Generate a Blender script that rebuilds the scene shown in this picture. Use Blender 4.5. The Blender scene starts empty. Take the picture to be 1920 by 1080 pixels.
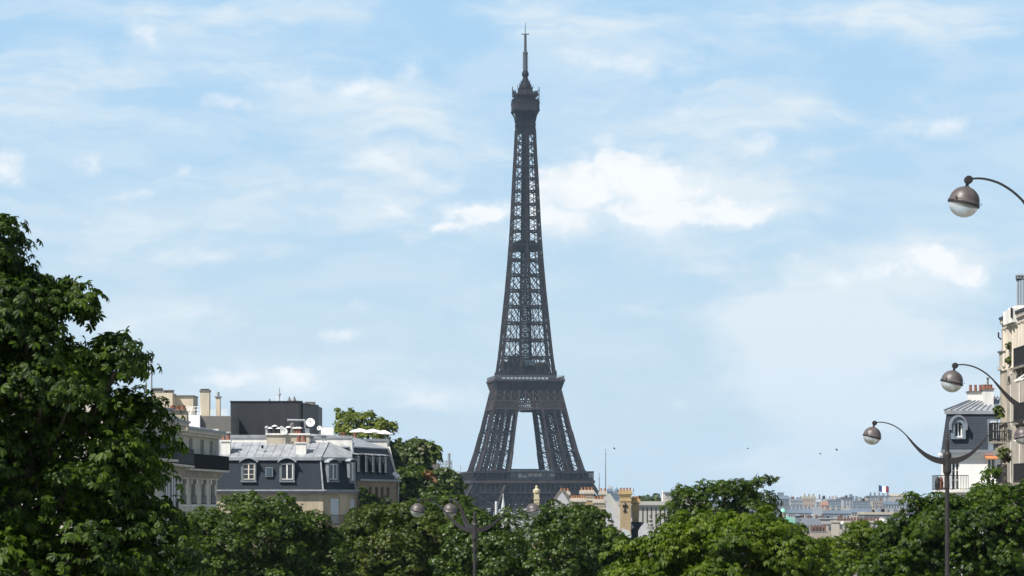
import bpy, math, random
import numpy as np
from mathutils import Vector, Matrix

S = bpy.context.scene
COL = S.collection
F = 5711.0            # focal length in pixels of the 1920 px wide photograph
HOR = 950.0           # picture row of the horizon
CZ = 9.0              # eye height above the zero level

# ------------------------------------------------------------------ camera
cam_d = bpy.data.cameras.new("camera")
cam_d.sensor_width = 36.0
cam_d.lens = 36.0 * F / 1920.0
cam_d.shift_y = (HOR - 540.0) / 1920.0
cam_d.clip_start = 0.5
cam_d.clip_end = 60000
cam = bpy.data.objects.new("camera", cam_d)
cam.location = (0, 0, CZ)
cam.rotation_euler = (math.radians(90), 0, 0)
COL.objects.link(cam)
S.camera = cam

# ------------------------------------------------------------------ light
SUN_AZ = math.radians(229.0)     # clockwise from +Y (straight ahead): behind, to the left
SUN_EL = math.radians(51.0)
SUN_STRENGTH = 5.0
SKY_STRENGTH = 0.05
EXPOSURE = 0.55
S.view_settings.view_transform = 'Standard'
S.view_settings.look = 'None'
S.view_settings.gamma = 1.0
S.view_settings.use_curve_mapping = False
S.view_settings.exposure = EXPOSURE

sun_d = bpy.data.lights.new("sun", 'SUN')
sun_d.energy = SUN_STRENGTH
sun_d.angle = math.radians(0.5)
sun_d.color = (1.0, 0.95, 0.88)
sun = bpy.data.objects.new("sun", sun_d)
to_sun = Vector((math.sin(SUN_AZ) * math.cos(SUN_EL), math.cos(SUN_AZ) * math.cos(SUN_EL), math.sin(SUN_EL)))
sun.rotation_euler = to_sun.to_track_quat('Z', 'Y').to_euler()
sun.location = (-60, -60, 120)
COL.objects.link(sun)

# ------------------------------------------------------------------ node helpers
class NT:
    def __init__(s, tree):
        s.t = tree
    def n(s, typ, **kw):
        nd = s.t.nodes.new(typ)
        for k, v in kw.items():
            setattr(nd, k, v)
        return nd
    def put(s, sock, v):
        if hasattr(v, 'is_output'):
            s.t.links.new(v, sock)
        else:
            sock.default_value = v
    def m(s, op, a, b=0.0, c=None, clamp=False):
        nd = s.n('ShaderNodeMath', operation=op)
        nd.use_clamp = clamp
        s.put(nd.inputs[0], a); s.put(nd.inputs[1], b)
        if c is not None: s.put(nd.inputs[2], c)
        return nd.outputs[0]
    def vm(s, op, a, b=(0, 0, 0), out=0):
        nd = s.n('ShaderNodeVectorMath', operation=op)
        s.put(nd.inputs[0], a); s.put(nd.inputs[1], b)
        return nd.outputs['Value'] if out else nd.outputs['Vector']
    def mix(s, fac, a, b, blend='MIX'):
        nd = s.n('ShaderNodeMix', data_type='RGBA', blend_type=blend)
        s.put(nd.inputs['Factor'], fac); s.put(nd.inputs['A'], a); s.put(nd.inputs['B'], b)
        return nd.outputs['Result']
    def noise(s, vec, scale, detail=4.0, rough=0.55, dist=0.0):
        nd = s.n('ShaderNodeTexNoise')
        if vec is not None: s.put(nd.inputs['Vector'], vec)
        nd.inputs['Scale'].default_value = scale
        nd.inputs['Detail'].default_value = detail
        nd.inputs['Roughness'].default_value = rough
        nd.inputs['Distortion'].default_value = dist
        return nd.outputs['Fac']
    def smooth(s, x, lo, hi):
        nd = s.n('ShaderNodeMapRange', interpolation_type='SMOOTHSTEP')
        s.put(nd.inputs['Value'], x)
        nd.inputs['From Min'].default_value = lo; nd.inputs['From Max'].default_value = hi
        return nd.outputs['Result']

# ------------------------------------------------------------------ sky with clouds
W = bpy.data.worlds.new("World")
S.world = W
W.use_nodes = True
W.node_tree.nodes.clear()
k = NT(W.node_tree)
sky = k.n('ShaderNodeTexSky', sky_type='NISHITA')
sky.sun_disc = False
sky.sun_elevation = SUN_EL
sky.sun_rotation = SUN_AZ
sky.altitude = 60
sky.air_density = 1.0
sky.dust_density = 0.6
sky.ozone_density = 2.0
tc = k.n('ShaderNodeTexCoord').outputs['Generated']
sep = k.n('ShaderNodeSeparateXYZ'); k.put(sep.inputs[0], tc)
yc = k.m('MAXIMUM', sep.outputs['Y'], 0.06)
ca = k.m('MULTIPLY', k.m('DIVIDE', sep.outputs['X'], yc), F / 1000)
cb = k.m('MULTIPLY', k.m('DIVIDE', sep.outputs['Z'], yc), F / 1000)
cmb = k.n('ShaderNodeCombineXYZ'); k.put(cmb.inputs[0], ca); k.put(cmb.inputs[1], cb)
P = cmb.outputs[0]
# a noisy shift of the sky direction makes the cloud edges ragged
def warped(vec, scale, amp, detail=6.0):
    wn = k.n('ShaderNodeTexNoise'); k.put(wn.inputs['Vector'], vec)
    wn.inputs['Scale'].default_value = scale; wn.inputs['Detail'].default_value = detail; wn.inputs['Roughness'].default_value = 0.62
    return k.vm('ADD', vec, k.vm('MULTIPLY', k.vm('SUBTRACT', wn.outputs['Color'], (0.5, 0.5, 0.5)), amp))
PW = warped(P, 5.0, (0.22, 0.12, 0.0))
PW2 = warped(P, 2.2, (0.5, 0.14, 0.0), 4.0)
f1 = k.noise(k.vm('MULTIPLY', P, (1.0, 1.5, 1.0)), 9.0, 10.0, 0.64, 0.2)
fs = k.noise(k.vm('MULTIPLY', PW2, (1.0, 3.6, 1.0)), 2.6, 9.0, 0.62, 0.3)      # long streaks
f3 = k.noise(k.vm('MULTIPLY', k.vm('ADD', PW, (0.012, -0.02, 0.3)), (1.0, 1.6, 1.0)), 12.0, 8.0, 0.6)
def cloud(blobs, vec):
    """blobs: (column, row, half width, half height, strength) as seen over the skyline"""
    tot = None
    for (x, y, rx, ry, st) in blobs:
        d = k.vm('SUBTRACT', vec, ((x - 960) / 1000, (HOR - y) / 1000, 0))
        d = k.vm('MULTIPLY', d, (1000 / rx, 1000 / ry, 0))
        q = k.m('MULTIPLY', k.m('SUBTRACT', 1.0, k.vm('LENGTH', d, out=1), clamp=True), st)
        tot = q if tot is None else k.m('MAXIMUM', tot, q)
    return tot
BIG = [(1085, 350, 120, 70, 1.0), (1170, 325, 130, 68, 1.0), (1255, 335, 110, 75, .9), (1200, 385, 200, 52, .95), (1330, 400, 120, 42, .8), (1410, 408, 80, 34, .8), (1050, 395, 90, 50, .95),
       (890, 394, 95, 50, .8), (835, 422, 95, 36, .66), (1745, 490, 95, 48, .85), (1795, 502, 60, 40, .8), (1680, 512, 80, 34, .7)]
BRIGHT = [(1090, 350, 150, 80, 1.00), (1190, 330, 170, 75, 1.00), (1265, 345, 130, 85, 0.85), (1230, 400, 210, 50, 0.80), (1390, 405, 130, 42, 0.80), (1050, 400, 120, 60, 0.90),
          (890, 392, 110, 52, 0.95), (830, 425, 110, 36, 0.65), (745, 400, 120, 40, 0.52), (1745, 492, 110, 52, 1.00), (1800, 505, 70, 45, 0.60), (1660, 520, 110, 40, 0.56), (1590, 535, 90, 36, 0.43),
          (1390, 270, 70, 55, 0.56), (1525, 272, 60, 40, 0.47), (1130, 260, 80, 55, 0.52), (1240, 285, 80, 40, 0.52), (740, 305, 130, 48, 0.60), (830, 330, 80, 36, 0.52),
          (430, 200, 80, 46, 0.60), (520, 160, 140, 50, 0.47), (690, 158, 110, 40, 0.65), (760, 130, 90, 60, 0.47), (600, 140, 90, 40, 0.39),
          (262, 66, 60, 48, 0.65), (15, 305, 75, 60, 0.80), (40, 330, 60, 36, 0.52), (335, 337, 48, 34, 0.65), (178, 300, 40, 55, 0.52),
          (640, 632, 60, 28, 0.80), (555, 718, 85, 36, 0.85), (410, 716, 80, 28, 0.80), (795, 755, 130, 40, 0.65), (440, 408, 130, 26, 0.36),
          (375, 588, 90, 34, 0.52), (1330, 500, 130, 34, 0.43), (1480, 490, 110, 26, 0.34), (1160, 110, 220, 60, 0.47), (1290, 120, 90, 40, 0.47), (230, 372, 110, 26, 0.39), (1270, 757, 110, 30, 0.34), (1760, 240, 90, 46, 0.36), (380, 470, 300, 34, 0.36), (680, 575, 120, 30, 0.34), (1180, 580, 120, 26, 0.34), (1300, 210, 200, 40, 0.34)]
SOFT = [(1580, 650, 330, 210, 1.3), (1720, 530, 290, 130, 1.1), (1530, 800, 260, 220, 1.3), (1700, 760, 300, 200, .9), (1250, 380, 420, 150, .9), (800, 340, 360, 170, .7), (560, 190, 380, 140, .75),
        (1400, 220, 480, 200, .6), (300, 420, 480, 130, .7), (600, 720, 480, 90, .7), (1000, 30, 340, 80, .6), (120, 170, 300, 160, .5), (420, 15, 340, 60, .7), (1680, 30, 420, 60, .6), (100, 60, 200, 60, .4), (350, 600, 300, 70, .5)]
tb = cloud(BRIGHT, PW)
tg = cloud(BIG, PW)
ts = cloud(SOFT, PW2)
tbn = k.m('ADD', tb, k.m('MULTIPLY', k.m('SUBTRACT', f1, 0.5), 1.5))
mb = k.m('MULTIPLY', k.smooth(tbn, 0.10, 0.80), k.smooth(tb, 0.0, 0.22))
ms = k.m('MULTIPLY', k.smooth(k.m('ADD', ts, k.m('MULTIPLY', k.m('SUBTRACT', fs, 0.5), 1.7)), 0.0, 1.0), k.smooth(ts, 0.0, 0.35))
veil = k.m('MULTIPLY', k.smooth(fs, 0.38, 0.68), 0.42)
# the pale blue of the low summer sky in front; higher up the plain clear sky
elev = sep.outputs['Z']
low = k.mix(k.smooth(elev, 0.0, 0.17), (8.7, 10.8, 12.2, 1), (6.0, 9.5, 13.0, 1))
skyc = k.mix(k.m('MULTIPLY', k.m('SUBTRACT', 1.0, k.smooth(elev, 0.16, 0.30)), 0.92), sky.outputs['Color'], low)
c1 = k.mix(k.m('ADD', k.m('MULTIPLY', ms, 0.88), veil, clamp=True), skyc, (10.6, 11.9, 12.8, 1))
mg = k.m('MULTIPLY', k.smooth(k.m('ADD', tg, k.m('MULTIPLY', k.m('SUBTRACT', f1, 0.5), 1.5)), 0.20, 0.58), k.smooth(tg, 0.02, 0.2))
mb = k.m('MAXIMUM', k.m('MULTIPLY', mb, 0.8), mg)
white = k.mix(k.smooth(k.m('ADD', f3, k.m('MULTIPLY', tb, 0.25)), 0.40, 0.72), (11.2, 12.2, 12.9, 1), (13.9, 14.0, 14.1, 1))
c2 = k.mix(k.m('MULTIPLY', mb, 0.92), c1, white)
bg = k.n('ShaderNodeBackground'); k.put(bg.inputs['Color'], c2); bg.inputs['Strength'].default_value = SKY_STRENGTH
wo = k.n('ShaderNodeOutputWorld'); k.put(wo.inputs['Surface'], bg.outputs[0])

S.cycles.use_denoising = True
S.cycles.max_bounces = 8
S.cycles.diffuse_bounces = 3
S.cycles.glossy_bounces = 3
S.cycles.transmission_bounces = 4
S.cycles.transparent_max_bounces = 8
S.cycles.volume_bounces = 1

# ------------------------------------------------------------------ materials
MATS = {}
def mat(name, col, rough=0.7, var=0.12, scale=1.5, metal=0.0, spec=0.35, bump=0.0, streak=False, col2=None):
    if name in MATS: return MATS[name]
    m = bpy.data.materials.new(name); m.use_nodes = True
    t = NT(m.node_tree)
    b = m.node_tree.nodes['Principled BSDF']
    b.inputs['Roughness'].default_value = rough
    b.inputs['Metallic'].default_value = metal
    b.inputs['Specular IOR Level'].default_value = spec
    g = t.n('ShaderNodeNewGeometry').outputs['Position']
    v = t.vm('MULTIPLY', g, (1, 1, 0.25)) if streak else g
    n1 = t.noise(v, scale, 6.0, 0.65)
    n1 = t.smooth(n1, 0.3, 0.7)
    a = tuple(c * (1 - var) for c in col) + (1,)
    z = tuple(min(1, c * (1 + var)) for c in (col2 or col)) + (1,)
    t.put(b.inputs['Base Color'], t.mix(n1, a, z))
    if bump:
        bp = t.n('ShaderNodeBump'); bp.inputs['Strength'].default_value = bump; bp.inputs['Distance'].default_value = 0.05
        t.put(bp.inputs['Height'], t.noise(g, scale * 6, 5.0))
        t.put(b.inputs['Normal'], bp.outputs[0])
    MATS[name] = m
    return m

def brickmat(name, c1, c2, mortar, bw, bh, rough=0.8, msize=0.02, spec=0.3):
    if name in MATS: return MATS[name]
    m = bpy.data.materials.new(name); m.use_nodes = True
    t = NT(m.node_tree)
    b = m.node_tree.nodes['Principled BSDF']
    b.inputs['Roughness'].default_value = rough
    b.inputs['Specular IOR Level'].default_value = spec
    g = t.n('ShaderNodeNewGeometry').outputs['Position']
    sp = t.n('ShaderNodeSeparateXYZ'); t.put(sp.inputs[0], g)
    cb_ = t.n('ShaderNodeCombineXYZ')
    t.put(cb_.inputs[0], t.m('ADD', sp.outputs[0], t.m('MULTIPLY', sp.outputs[1], 0.83))); t.put(cb_.inputs[1], sp.outputs[2])
    br = t.n('ShaderNodeTexBrick')
    t.put(br.inputs['Vector'], cb_.outputs[0])
    br.inputs['Color1'].default_value = c1 + (1,); br.inputs['Color2'].default_value = c2 + (1,); br.inputs['Mortar'].default_value = mortar + (1,)
    br.inputs['Scale'].default_value = 1.0; br.inputs['Mortar Size'].default_value = msize
    br.inputs['Brick Width'].default_value = bw; br.inputs['Row Height'].default_value = bh
    n1 = t.smooth(t.noise(g, 0.9, 6.0, 0.65), 0.3, 0.72)
    t.put(b.inputs['Base Color'], t.mix(t.m('MULTIPLY', n1, 0.35), br.outputs['Color'], tuple(c * .55 for c in c1) + (1,)))
    MATS[name] = m
    return m

def leafmat(name, c_old, c_young, trans=0.35, gloss=0.42, red=0.0, spec=0.5):
    m = bpy.data.materials.new(name); m.use_nodes = True
    t = NT(m.node_tree); m.node_tree.nodes.clear()
    geo = t.n('ShaderNodeNewGeometry')
    rnd = geo.outputs['Random Per Island']
    n1 = t.smooth(t.noise(geo.outputs['Position'], 0.8, 3.0), 0.38, 0.66)
    fac = t.m('ADD', t.m('MULTIPLY', n1, 0.35), t.m('MULTIPLY', t.m('POWER', rnd, 2.0), 0.65))
    c = t.mix(fac, c_old + (1,), c_young + (1,))
    if red:
        patch = t.smooth(t.noise(geo.outputs['Position'], 0.55, 3.0), 0.6, 0.7)
        c = t.mix(t.m('MULTIPLY', patch, red), c, (0.10, 0.045, 0.02, 1))
    p = t.n('ShaderNodeBsdfPrincipled')
    t.put(p.inputs['Base Color'], c); p.inputs['Roughness'].default_value = gloss; p.inputs['Specular IOR Level'].default_value = spec
    tr = t.n('ShaderNodeBsdfTranslucent')
    t.put(tr.inputs['Color'], t.mix(1.0, c, (1.4, 1.8, 0.4, 1), 'MULTIPLY'))
    mx = t.n('ShaderNodeMixShader'); mx.inputs[0].default_value = trans
    t.put(mx.inputs[1], p.outputs[0]); t.put(mx.inputs[2], tr.outputs[0])
    o = t.n('ShaderNodeOutputMaterial'); t.put(o.inputs['Surface'], mx.outputs[0])
    return m

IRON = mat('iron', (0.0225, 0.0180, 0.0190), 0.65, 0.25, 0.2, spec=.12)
IRON_SHADED = mat('iron_shaded', (0.011, 0.010, 0.013), 0.65, 0.2, 0.2, spec=.12)  # darker copy of the iron: interior shade put into the colour
GLASS = mat('glass', (0.035, 0.045, 0.055), 0.06, 0.2, 0.6, spec=0.6)
GLASS_BLUE = mat('glass_blue', (0.06, 0.085, 0.11), 0.08, 0.2, 0.6, spec=0.6)
WHITE = mat('white_paint', (0.82, 0.81, 0.78), 0.6, 0.05, 0.7)
OFFWHITE = mat('offwhite_render', (0.68, 0.66, 0.62), 0.85, 0.16, 0.9, streak=True)
BEIGE = mat('beige_stone', (0.41, 0.345, 0.255), 0.85, 0.22, 0.9, streak=True, bump=.2)
BEIGE_DULL = mat('beige_dull', (0.52, 0.485, 0.42), 0.85, 0.16, 0.9, streak=True, bump=.2)
STONE = mat('carved_stone', (0.36, 0.33, 0.285), 0.85, 0.30, 1.0, streak=True, bump=.3)
SLATE = brickmat('slate', (0.021, 0.031, 0.043), (0.027, 0.037, 0.050), (0.016, 0.019, 0.026), 0.3, 0.16, 0.6, spec=.2)
ZINC = mat('zinc', (0.27, 0.285, 0.305), 0.5, 0.24, 1.1, metal=0.0, spec=0.5)
ZINC_DK = mat('zinc_dark', (0.20, 0.22, 0.25), 0.5, 0.12, 0.9, spec=0.5)
TERRA = mat('terracotta', (0.22, 0.095, 0.065), 0.85, 0.25, 3.0)
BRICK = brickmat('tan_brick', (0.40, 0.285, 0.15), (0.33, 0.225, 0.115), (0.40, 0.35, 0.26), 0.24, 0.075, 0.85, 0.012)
BLACKIRON = mat('black_iron', (0.018, 0.018, 0.02), 0.5, 0.1, 2.0)
CHARCOAL = mat('charcoal_panel', (0.032, 0.035, 0.040), 0.55, 0.24, 0.5, streak=True)
GREYWALL = mat('grey_render', (0.15, 0.145, 0.135), 0.85, 0.12, 0.6)
LAMPMETAL = mat('lamp_metal', (0.088, 0.074, 0.072), 0.45, 0.24, 7.0, spec=0.5)
LAMPPOLE = mat('lamp_pole', (0.032, 0.029, 0.029), 0.55, 0.2, 3.0, spec=0.3)
LAMPARM = mat('lamp_arm', (0.022, 0.018, 0.019), 0.45, 0.08, 3.0, spec=0.5)
BARK = mat('bark', (0.07, 0.055, 0.04), 0.9, 0.3, 4.0, bump=.6)
ORANGE_CLOTH = mat('orange_awning', (0.62, 0.20, 0.08), 0.9, 0.1, 2.0)

def bowlmat():
    m = bpy.data.materials.new('frosted_bowl'); m.use_nodes = True
    b = m.node_tree.nodes['Principled BSDF']
    b.inputs['Base Color'].default_value = (0.86, 0.87, 0.86, 1)
    b.inputs['Roughness'].default_value = 0.45
    b.inputs['Transmission Weight'].default_value = 0.75
    b.inputs['IOR'].default_value = 1.05
    return m
BOWL = bowlmat()

# ------------------------------------------------------------------ mesh builder
def PX(px, Y): return (px - 960.0) * Y / F
def PZ(py, Y): return CZ + (HOR - py) * Y / F
GP = [(-60, 9.5), (0, 7.3), (50, 5), (70, 3), (86, 2), (110, 0), (140, -3), (200, -7), (300, -13), (500, -20), (900, -26), (1500, -32.6), (3000, -32), (4500, -18), (7000, 4), (9500, 14), (14000, -30)]
def ground_z(Y):
    return float(np.interp(Y, [a for a, _ in GP], [b for _, b in GP]))

def wloc(o):
    v = Vector((0, 0, 0))
    while o is not None:
        v += o.location; o = o.parent
    return v

class Fr:
    """a facade frame: u runs along the wall (to the right as seen from outside), d outwards, z up"""
    def __init__(s, a, b):
        s.o = Vector((a[0], a[1])); v = Vector((b[0] - a[0], b[1] - a[1])); s.L = v.length
        s.t = v.normalized(); s.n = Vector((s.t.y, -s.t.x))
    def p(s, u, d, z):
        q = s.o + s.t * u + s.n * d
        return (q.x, q.y, z)
    def u_of_px(s, px):
        kx = (px - 960.0) / F       # X = kx*Y
        return (kx * s.o.y - s.o.x) / (s.t.x - kx * s.t.y)
    def z_of_py(s, py, u, d=0.0):
        q = s.p(u, d, 0)
        return PZ(py, q[1])

class MB:
    def __init__(s):
        s.v = []; s.f = []
    def add(s, vs, fs):
        b = len(s.v); s.v.extend(vs); s.f.extend([tuple(i + b for i in q) for q in fs])
    def hexa(s, c):
        s.add(c, [(0, 3, 2, 1), (4, 5, 6, 7), (0, 1, 5, 4), (1, 2, 6, 5), (2, 3, 7, 6), (3, 0, 4, 7)])
    def box(s, x0, x1, y0, y1, z0, z1):
        s.hexa([(x0, y0, z0), (x1, y0, z0), (x1, y1, z0), (x0, y1, z0), (x0, y0, z1), (x1, y0, z1), (x1, y1, z1), (x0, y1, z1)])
    def fbox(s, fr, u0, u1, d0, d1, z0, z1):
        s.hexa([fr.p(u0, d1, z0), fr.p(u1, d1, z0), fr.p(u1, d0, z0), fr.p(u0, d0, z0), fr.p(u0, d1, z1), fr.p(u1, d1, z1), fr.p(u1, d0, z1), fr.p(u0, d0, z1)])
    def bar(s, p, q, w, h=None):
        p = Vector(p); q = Vector(q); d = (q - p)
        if d.length < 1e-6: return
        d.normalize()
        up = Vector((0, 0, 1)) if abs(d.z) < 0.95 else Vector((0, 1, 0))
        a = d.cross(up).normalized() * (w / 2); b = a.cross(d).normalized() * ((h or w) / 2)
        s.hexa([tuple(x) for x in (p - a - b, p + a - b, p + a + b, p - a + b, q - a - b, q + a - b, q + a + b, q - a + b)])
    def tube(s, pts, rad, n=8, cap=True):
        pts = [Vector(p) for p in pts]; base = len(s.v); m = len(pts)
        if not hasattr(rad, '__len__'): rad = [rad] * m
        ref = None
        for i, p in enumerate(pts):
            d = (pts[min(i + 1, m - 1)] - pts[max(i - 1, 0)]).normalized()
            if ref is None: ref = Vector((0, 0, 1)) if abs(d.z) < 0.9 else Vector((1, 0, 0))
            a = d.cross(ref).normalized(); b = d.cross(a).normalized(); ref = -(d.cross(a).cross(d)).cross(d) if False else ref
            for j in range(n):
                th = 2 * math.pi * j / n
                s.v.append(tuple(p + (a * math.cos(th) + b * math.sin(th)) * rad[i]))
        for i in range(m - 1):
            for j in range(n):
                s.f.append((base + i * n + j, base + i * n + (j + 1) % n, base + (i + 1) * n + (j + 1) % n, base + (i + 1) * n + j))
        if cap:
            s.f.append(tuple(base + j for j in range(n))[::-1]); s.f.append(tuple(base + (m - 1) * n + j for j in range(n)))
    def lathe(s, c, prof, n=16, M=None):
        base = len(s.v); m = len(prof)
        for (r, z) in prof:
            for j in range(n):
                th = 2 * math.pi * j / n
                p = Vector((r * math.cos(th), r * math.sin(th), z))
                if M is not None: p = M @ p
                s.v.append((c[0] + p.x, c[1] + p.y, c[2] + p.z))
        for i in range(m - 1):
            for j in range(n):
                s.f.append((base + i * n + j, base + i * n + (j + 1) % n, base + (i + 1) * n + (j + 1) % n, base + (i + 1) * n + j))
        if prof[0][0] > 1e-4: s.f.append(tuple(base + j for j in range(n))[::-1])
        if prof[-1][0] > 1e-4: s.f.append(tuple(base + (m - 1) * n + j for j in range(n)))
    def prism(s, poly, z0, z1, top=None):
        """poly: list of xy, counter-clockwise; top: another polygon of the same length for a tapered prism"""
        n = len(poly); top = top or poly
        z0s = z0 if hasattr(z0, '__len__') else [z0] * n; z1s = z1 if hasattr(z1, '__len__') else [z1] * n
        b = len(s.v)
        s.v += [(p[0], p[1], z) for p, z in zip(poly, z0s)] + [(p[0], p[1], z) for p, z in zip(top, z1s)]
        s.f += [tuple(b + i for i in range(n))[::-1], tuple(b + n + i for i in range(n))]
        s.f += [(b + i, b + (i + 1) % n, b + n + (i + 1) % n, b + n + i) for i in range(n)]
    def wall(s, fr, u0, u1, z0, z1, ops=(), depth=0.25, d=0.0):
        """a wall face with rectangular openings and their reveals"""
        us = sorted({u0, u1, *[o[0] for o in ops], *[o[1] for o in ops]}); zs = sorted({z0, z1, *[o[2] for o in ops], *[o[3] for o in ops]})
        us = [u for u in us if u0 <= u <= u1]; zs = [z for z in zs if z0 <= z <= z1]
        for a, b in zip(us, us[1:]):
            for c, e in zip(zs, zs[1:]):
                mu, mz = (a + b) / 2, (c + e) / 2
                if any(o[0] < mu < o[1] and o[2] < mz < o[3] for o in ops): continue
                s.add([fr.p(a, d, c), fr.p(b, d, c), fr.p(b, d, e), fr.p(a, d, e)], [(0, 1, 2, 3)])
        for (a, b, c, e) in ops:
            for q in ([(a, c), (a, e)], [(b, e), (b, c)], [(a, e), (b, e)], [(b, c), (a, c)]):
                (ua, za), (ub, zb) = q
                s.add([fr.p(ua, d, za), fr.p(ub, d, zb), fr.p(ub, d - depth, zb), fr.p(ua, d - depth, za)], [(0, 1, 2, 3)])
    def build(s, name, m, parent=None, loc=None, smooth=False):
        o0 = wloc(parent) if parent is not None else Vector(loc or (0, 0, 0))
        me = bpy.data.meshes.new(name)
        me.from_pydata([(x - o0.x, y - o0.y, z - o0.z) for x, y, z in s.v], [], s.f)
        if smooth:
            me.polygons.foreach_set('use_smooth', [True] * len(me.polygons))
        me.materials.append(m)
        o = bpy.data.objects.new(name, me); COL.objects.link(o)
        if parent is not None: o.parent = parent
        else: o.location = o0
        return o

def tag(o, label=None, cat=None, group=None, kind=None):
    if label: o['label'] = label
    if cat: o['category'] = cat
    if group: o['group'] = group
    if kind: o['kind'] = kind
    return o
def thing(name, loc, label, cat, group=None):
    o = bpy.data.objects.new(name, None); o.empty_display_size = 0.5
    o.location = loc; COL.objects.link(o)
    return tag(o, label, cat, group)
def one(mb, name, m, label, cat, loc, group=None, smooth=False):
    return tag(mb.build(name, m, None, loc, smooth), label, cat, group)
def copy_tree(o, parent=None):
    c = o.copy(); COL.objects.link(c)
    if parent is not None: c.parent = parent
    for ch in [x for x in o.children]:
        copy_tree(ch, c)
    return c

def window(parent, fr, u0, u1, z0, z1, d=-0.16, fm=None, gm=None, cols=2, rows=3, fw=0.06, name='window'):
    """a casement: frame with glazing bars as a part, its glass as a sub-part"""
    m = MB(); t = fw
    m.fbox(fr, u0, u0 + t, d - .04, d + .04, z0, z1); m.fbox(fr, u1 - t, u1, d - .04, d + .04, z0, z1)
    m.fbox(fr, u0 + t, u1 - t, d - .04, d + .04, z0, z0 + t); m.fbox(fr, u0 + t, u1 - t, d - .04, d + .04, z1 - t, z1)
    for i in range(1, cols):
        u = u0 + (u1 - u0) * i / cols
        m.fbox(fr, u - t * .8, u + t * .8, d - .035, d + .035, z0 + t, z1 - t)
    for i in range(1, rows):
        z = z0 + (z1 - z0) * i / rows
        m.fbox(fr, u0 + t, u1 - t, d - .02, d + .02, z - t * .35, z + t * .35)
    w = m.build(name, fm or WHITE, parent)
    g = MB(); g.add([fr.p(u0, d - .01, z0), fr.p(u1, d - .01, z0), fr.p(u1, d - .01, z1), fr.p(u0, d - .01, z1)], [(0, 1, 2, 3)])
    g.build('pane', gm or GLASS, w)
    return w

def railing(parent, fr, u0, u1, d, z0, z1, m=None, gap=0.11, name='railing', ret=0.0, solid=False):
    b = MB()
    b.fbox(fr, u0, u1, d - .03, d + .03, z1 - .05, z1); b.fbox(fr, u0, u1, d - .02, d + .02, z0 + .06, z0 + .10)
    if solid:
        b.fbox(fr, u0 + .02, u1 - .02, d - .015, d + .015, z0 + .1, z1 - .05)
    n = max(2, int((u1 - u0) / gap))
    for i in range(n + 1):
        u = u0 + .015 + (u1 - u0 - .03) * i / n
        b.fbox(fr, u - .014, u + .014, d - .012, d + .012, z0, z1 - .05)
    if ret:
        for u in (u0, u1):
            b.fbox(fr, u - .025, u + .025, d - ret, d - .03, z1 - .05, z1)
            if solid: b.fbox(fr, u - .012, u + .012, d - ret, d - .03, z0 + .1, z1 - .05)
            else:
                for i in range(1, int(ret / gap)):
                    b.fbox(fr, u - .012, u + .012, d - i * gap - .012, d - i * gap + .012, z0, z1 - .05)
    return b.build(name, m or BLACKIRON, parent)

def chimney(parent, x0, x1, y0, y1, z0, z1, body, pots=0, cap=None, pot_m=None, pot_h=0.55, pot_r=0.13, cap_h=0.22, over=0.09, cowl=False):
    """a chimney part with cap and pots as its sub-parts"""
    b = MB(); b.box(x0, x1, y0, y1, z0, z1 - cap_h)
    c = b.build('chimney', body, parent)
    q = MB(); q.box(x0 - over, x1 + over, y0 - over, y1 + over, z1 - cap_h, z1)
    q.build('chimney_cap', cap or body, c)
    for i in range(pots):
        x = x0 + (x1 - x0) * (i + .5) / pots; y = (y0 + y1) / 2
        p = MB(); p.lathe((x, y, z1), [(pot_r * 1.1, 0), (pot_r * 1.0, .1), (pot_r * .85, pot_h * .85), (pot_r, pot_h * .86), (pot_r, pot_h)], 10)
        p.build('chimney_pot', pot_m or TERRA, c, smooth=False)
        if cowl:
            p = MB(); p.lathe((x, y, z1 + pot_h + .12), [(pot_r * 1.7, 0), (pot_r * 1.5, .05), (0, .16)], 10)
            for a in (0, 2.1, 4.2):
                p.bar((x + pot_r * math.cos(a), y + pot_r * math.sin(a), z1 + pot_h - .02), (x + pot_r * math.cos(a), y + pot_r * math.sin(a), z1 + pot_h + .13), .03)
            p.build('cowl', ZINC, c)
    return c

# ------------------------------------------------------------------ ground: one sheet to the horizon
gb = MB()
ys = [a for a, _ in GP]; ys = sorted(set(ys + list(range(400, 1500, 100)) + list(range(2000, 9500, 500))))
xs = [-14000, -4000, -1500, -600, -250, -100, -30, 0, 30, 100, 250, 600, 1500, 4000, 14000]
for y in ys:
    for x in xs:
        hill = 14 * math.sin(x / 900 + y / 1400) * max(0, min(1, (y - 3000) / 3000)) if y < 9000 else 0
        gb.v.append((x, y, ground_z(y) + hill))
nx = len(xs)
for j in range(len(ys) - 1):
    for i in range(nx - 1):
        gb.f.append((j * nx + i, j * nx + i + 1, (j + 1) * nx + i + 1, (j + 1) * nx + i))
GROUND = mat('ground_cover', (0.10, 0.105, 0.07), 0.95, 0.4, 0.02, col2=(0.20, 0.19, 0.16))
tag(gb.build('ground', GROUND), kind='structure')

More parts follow.
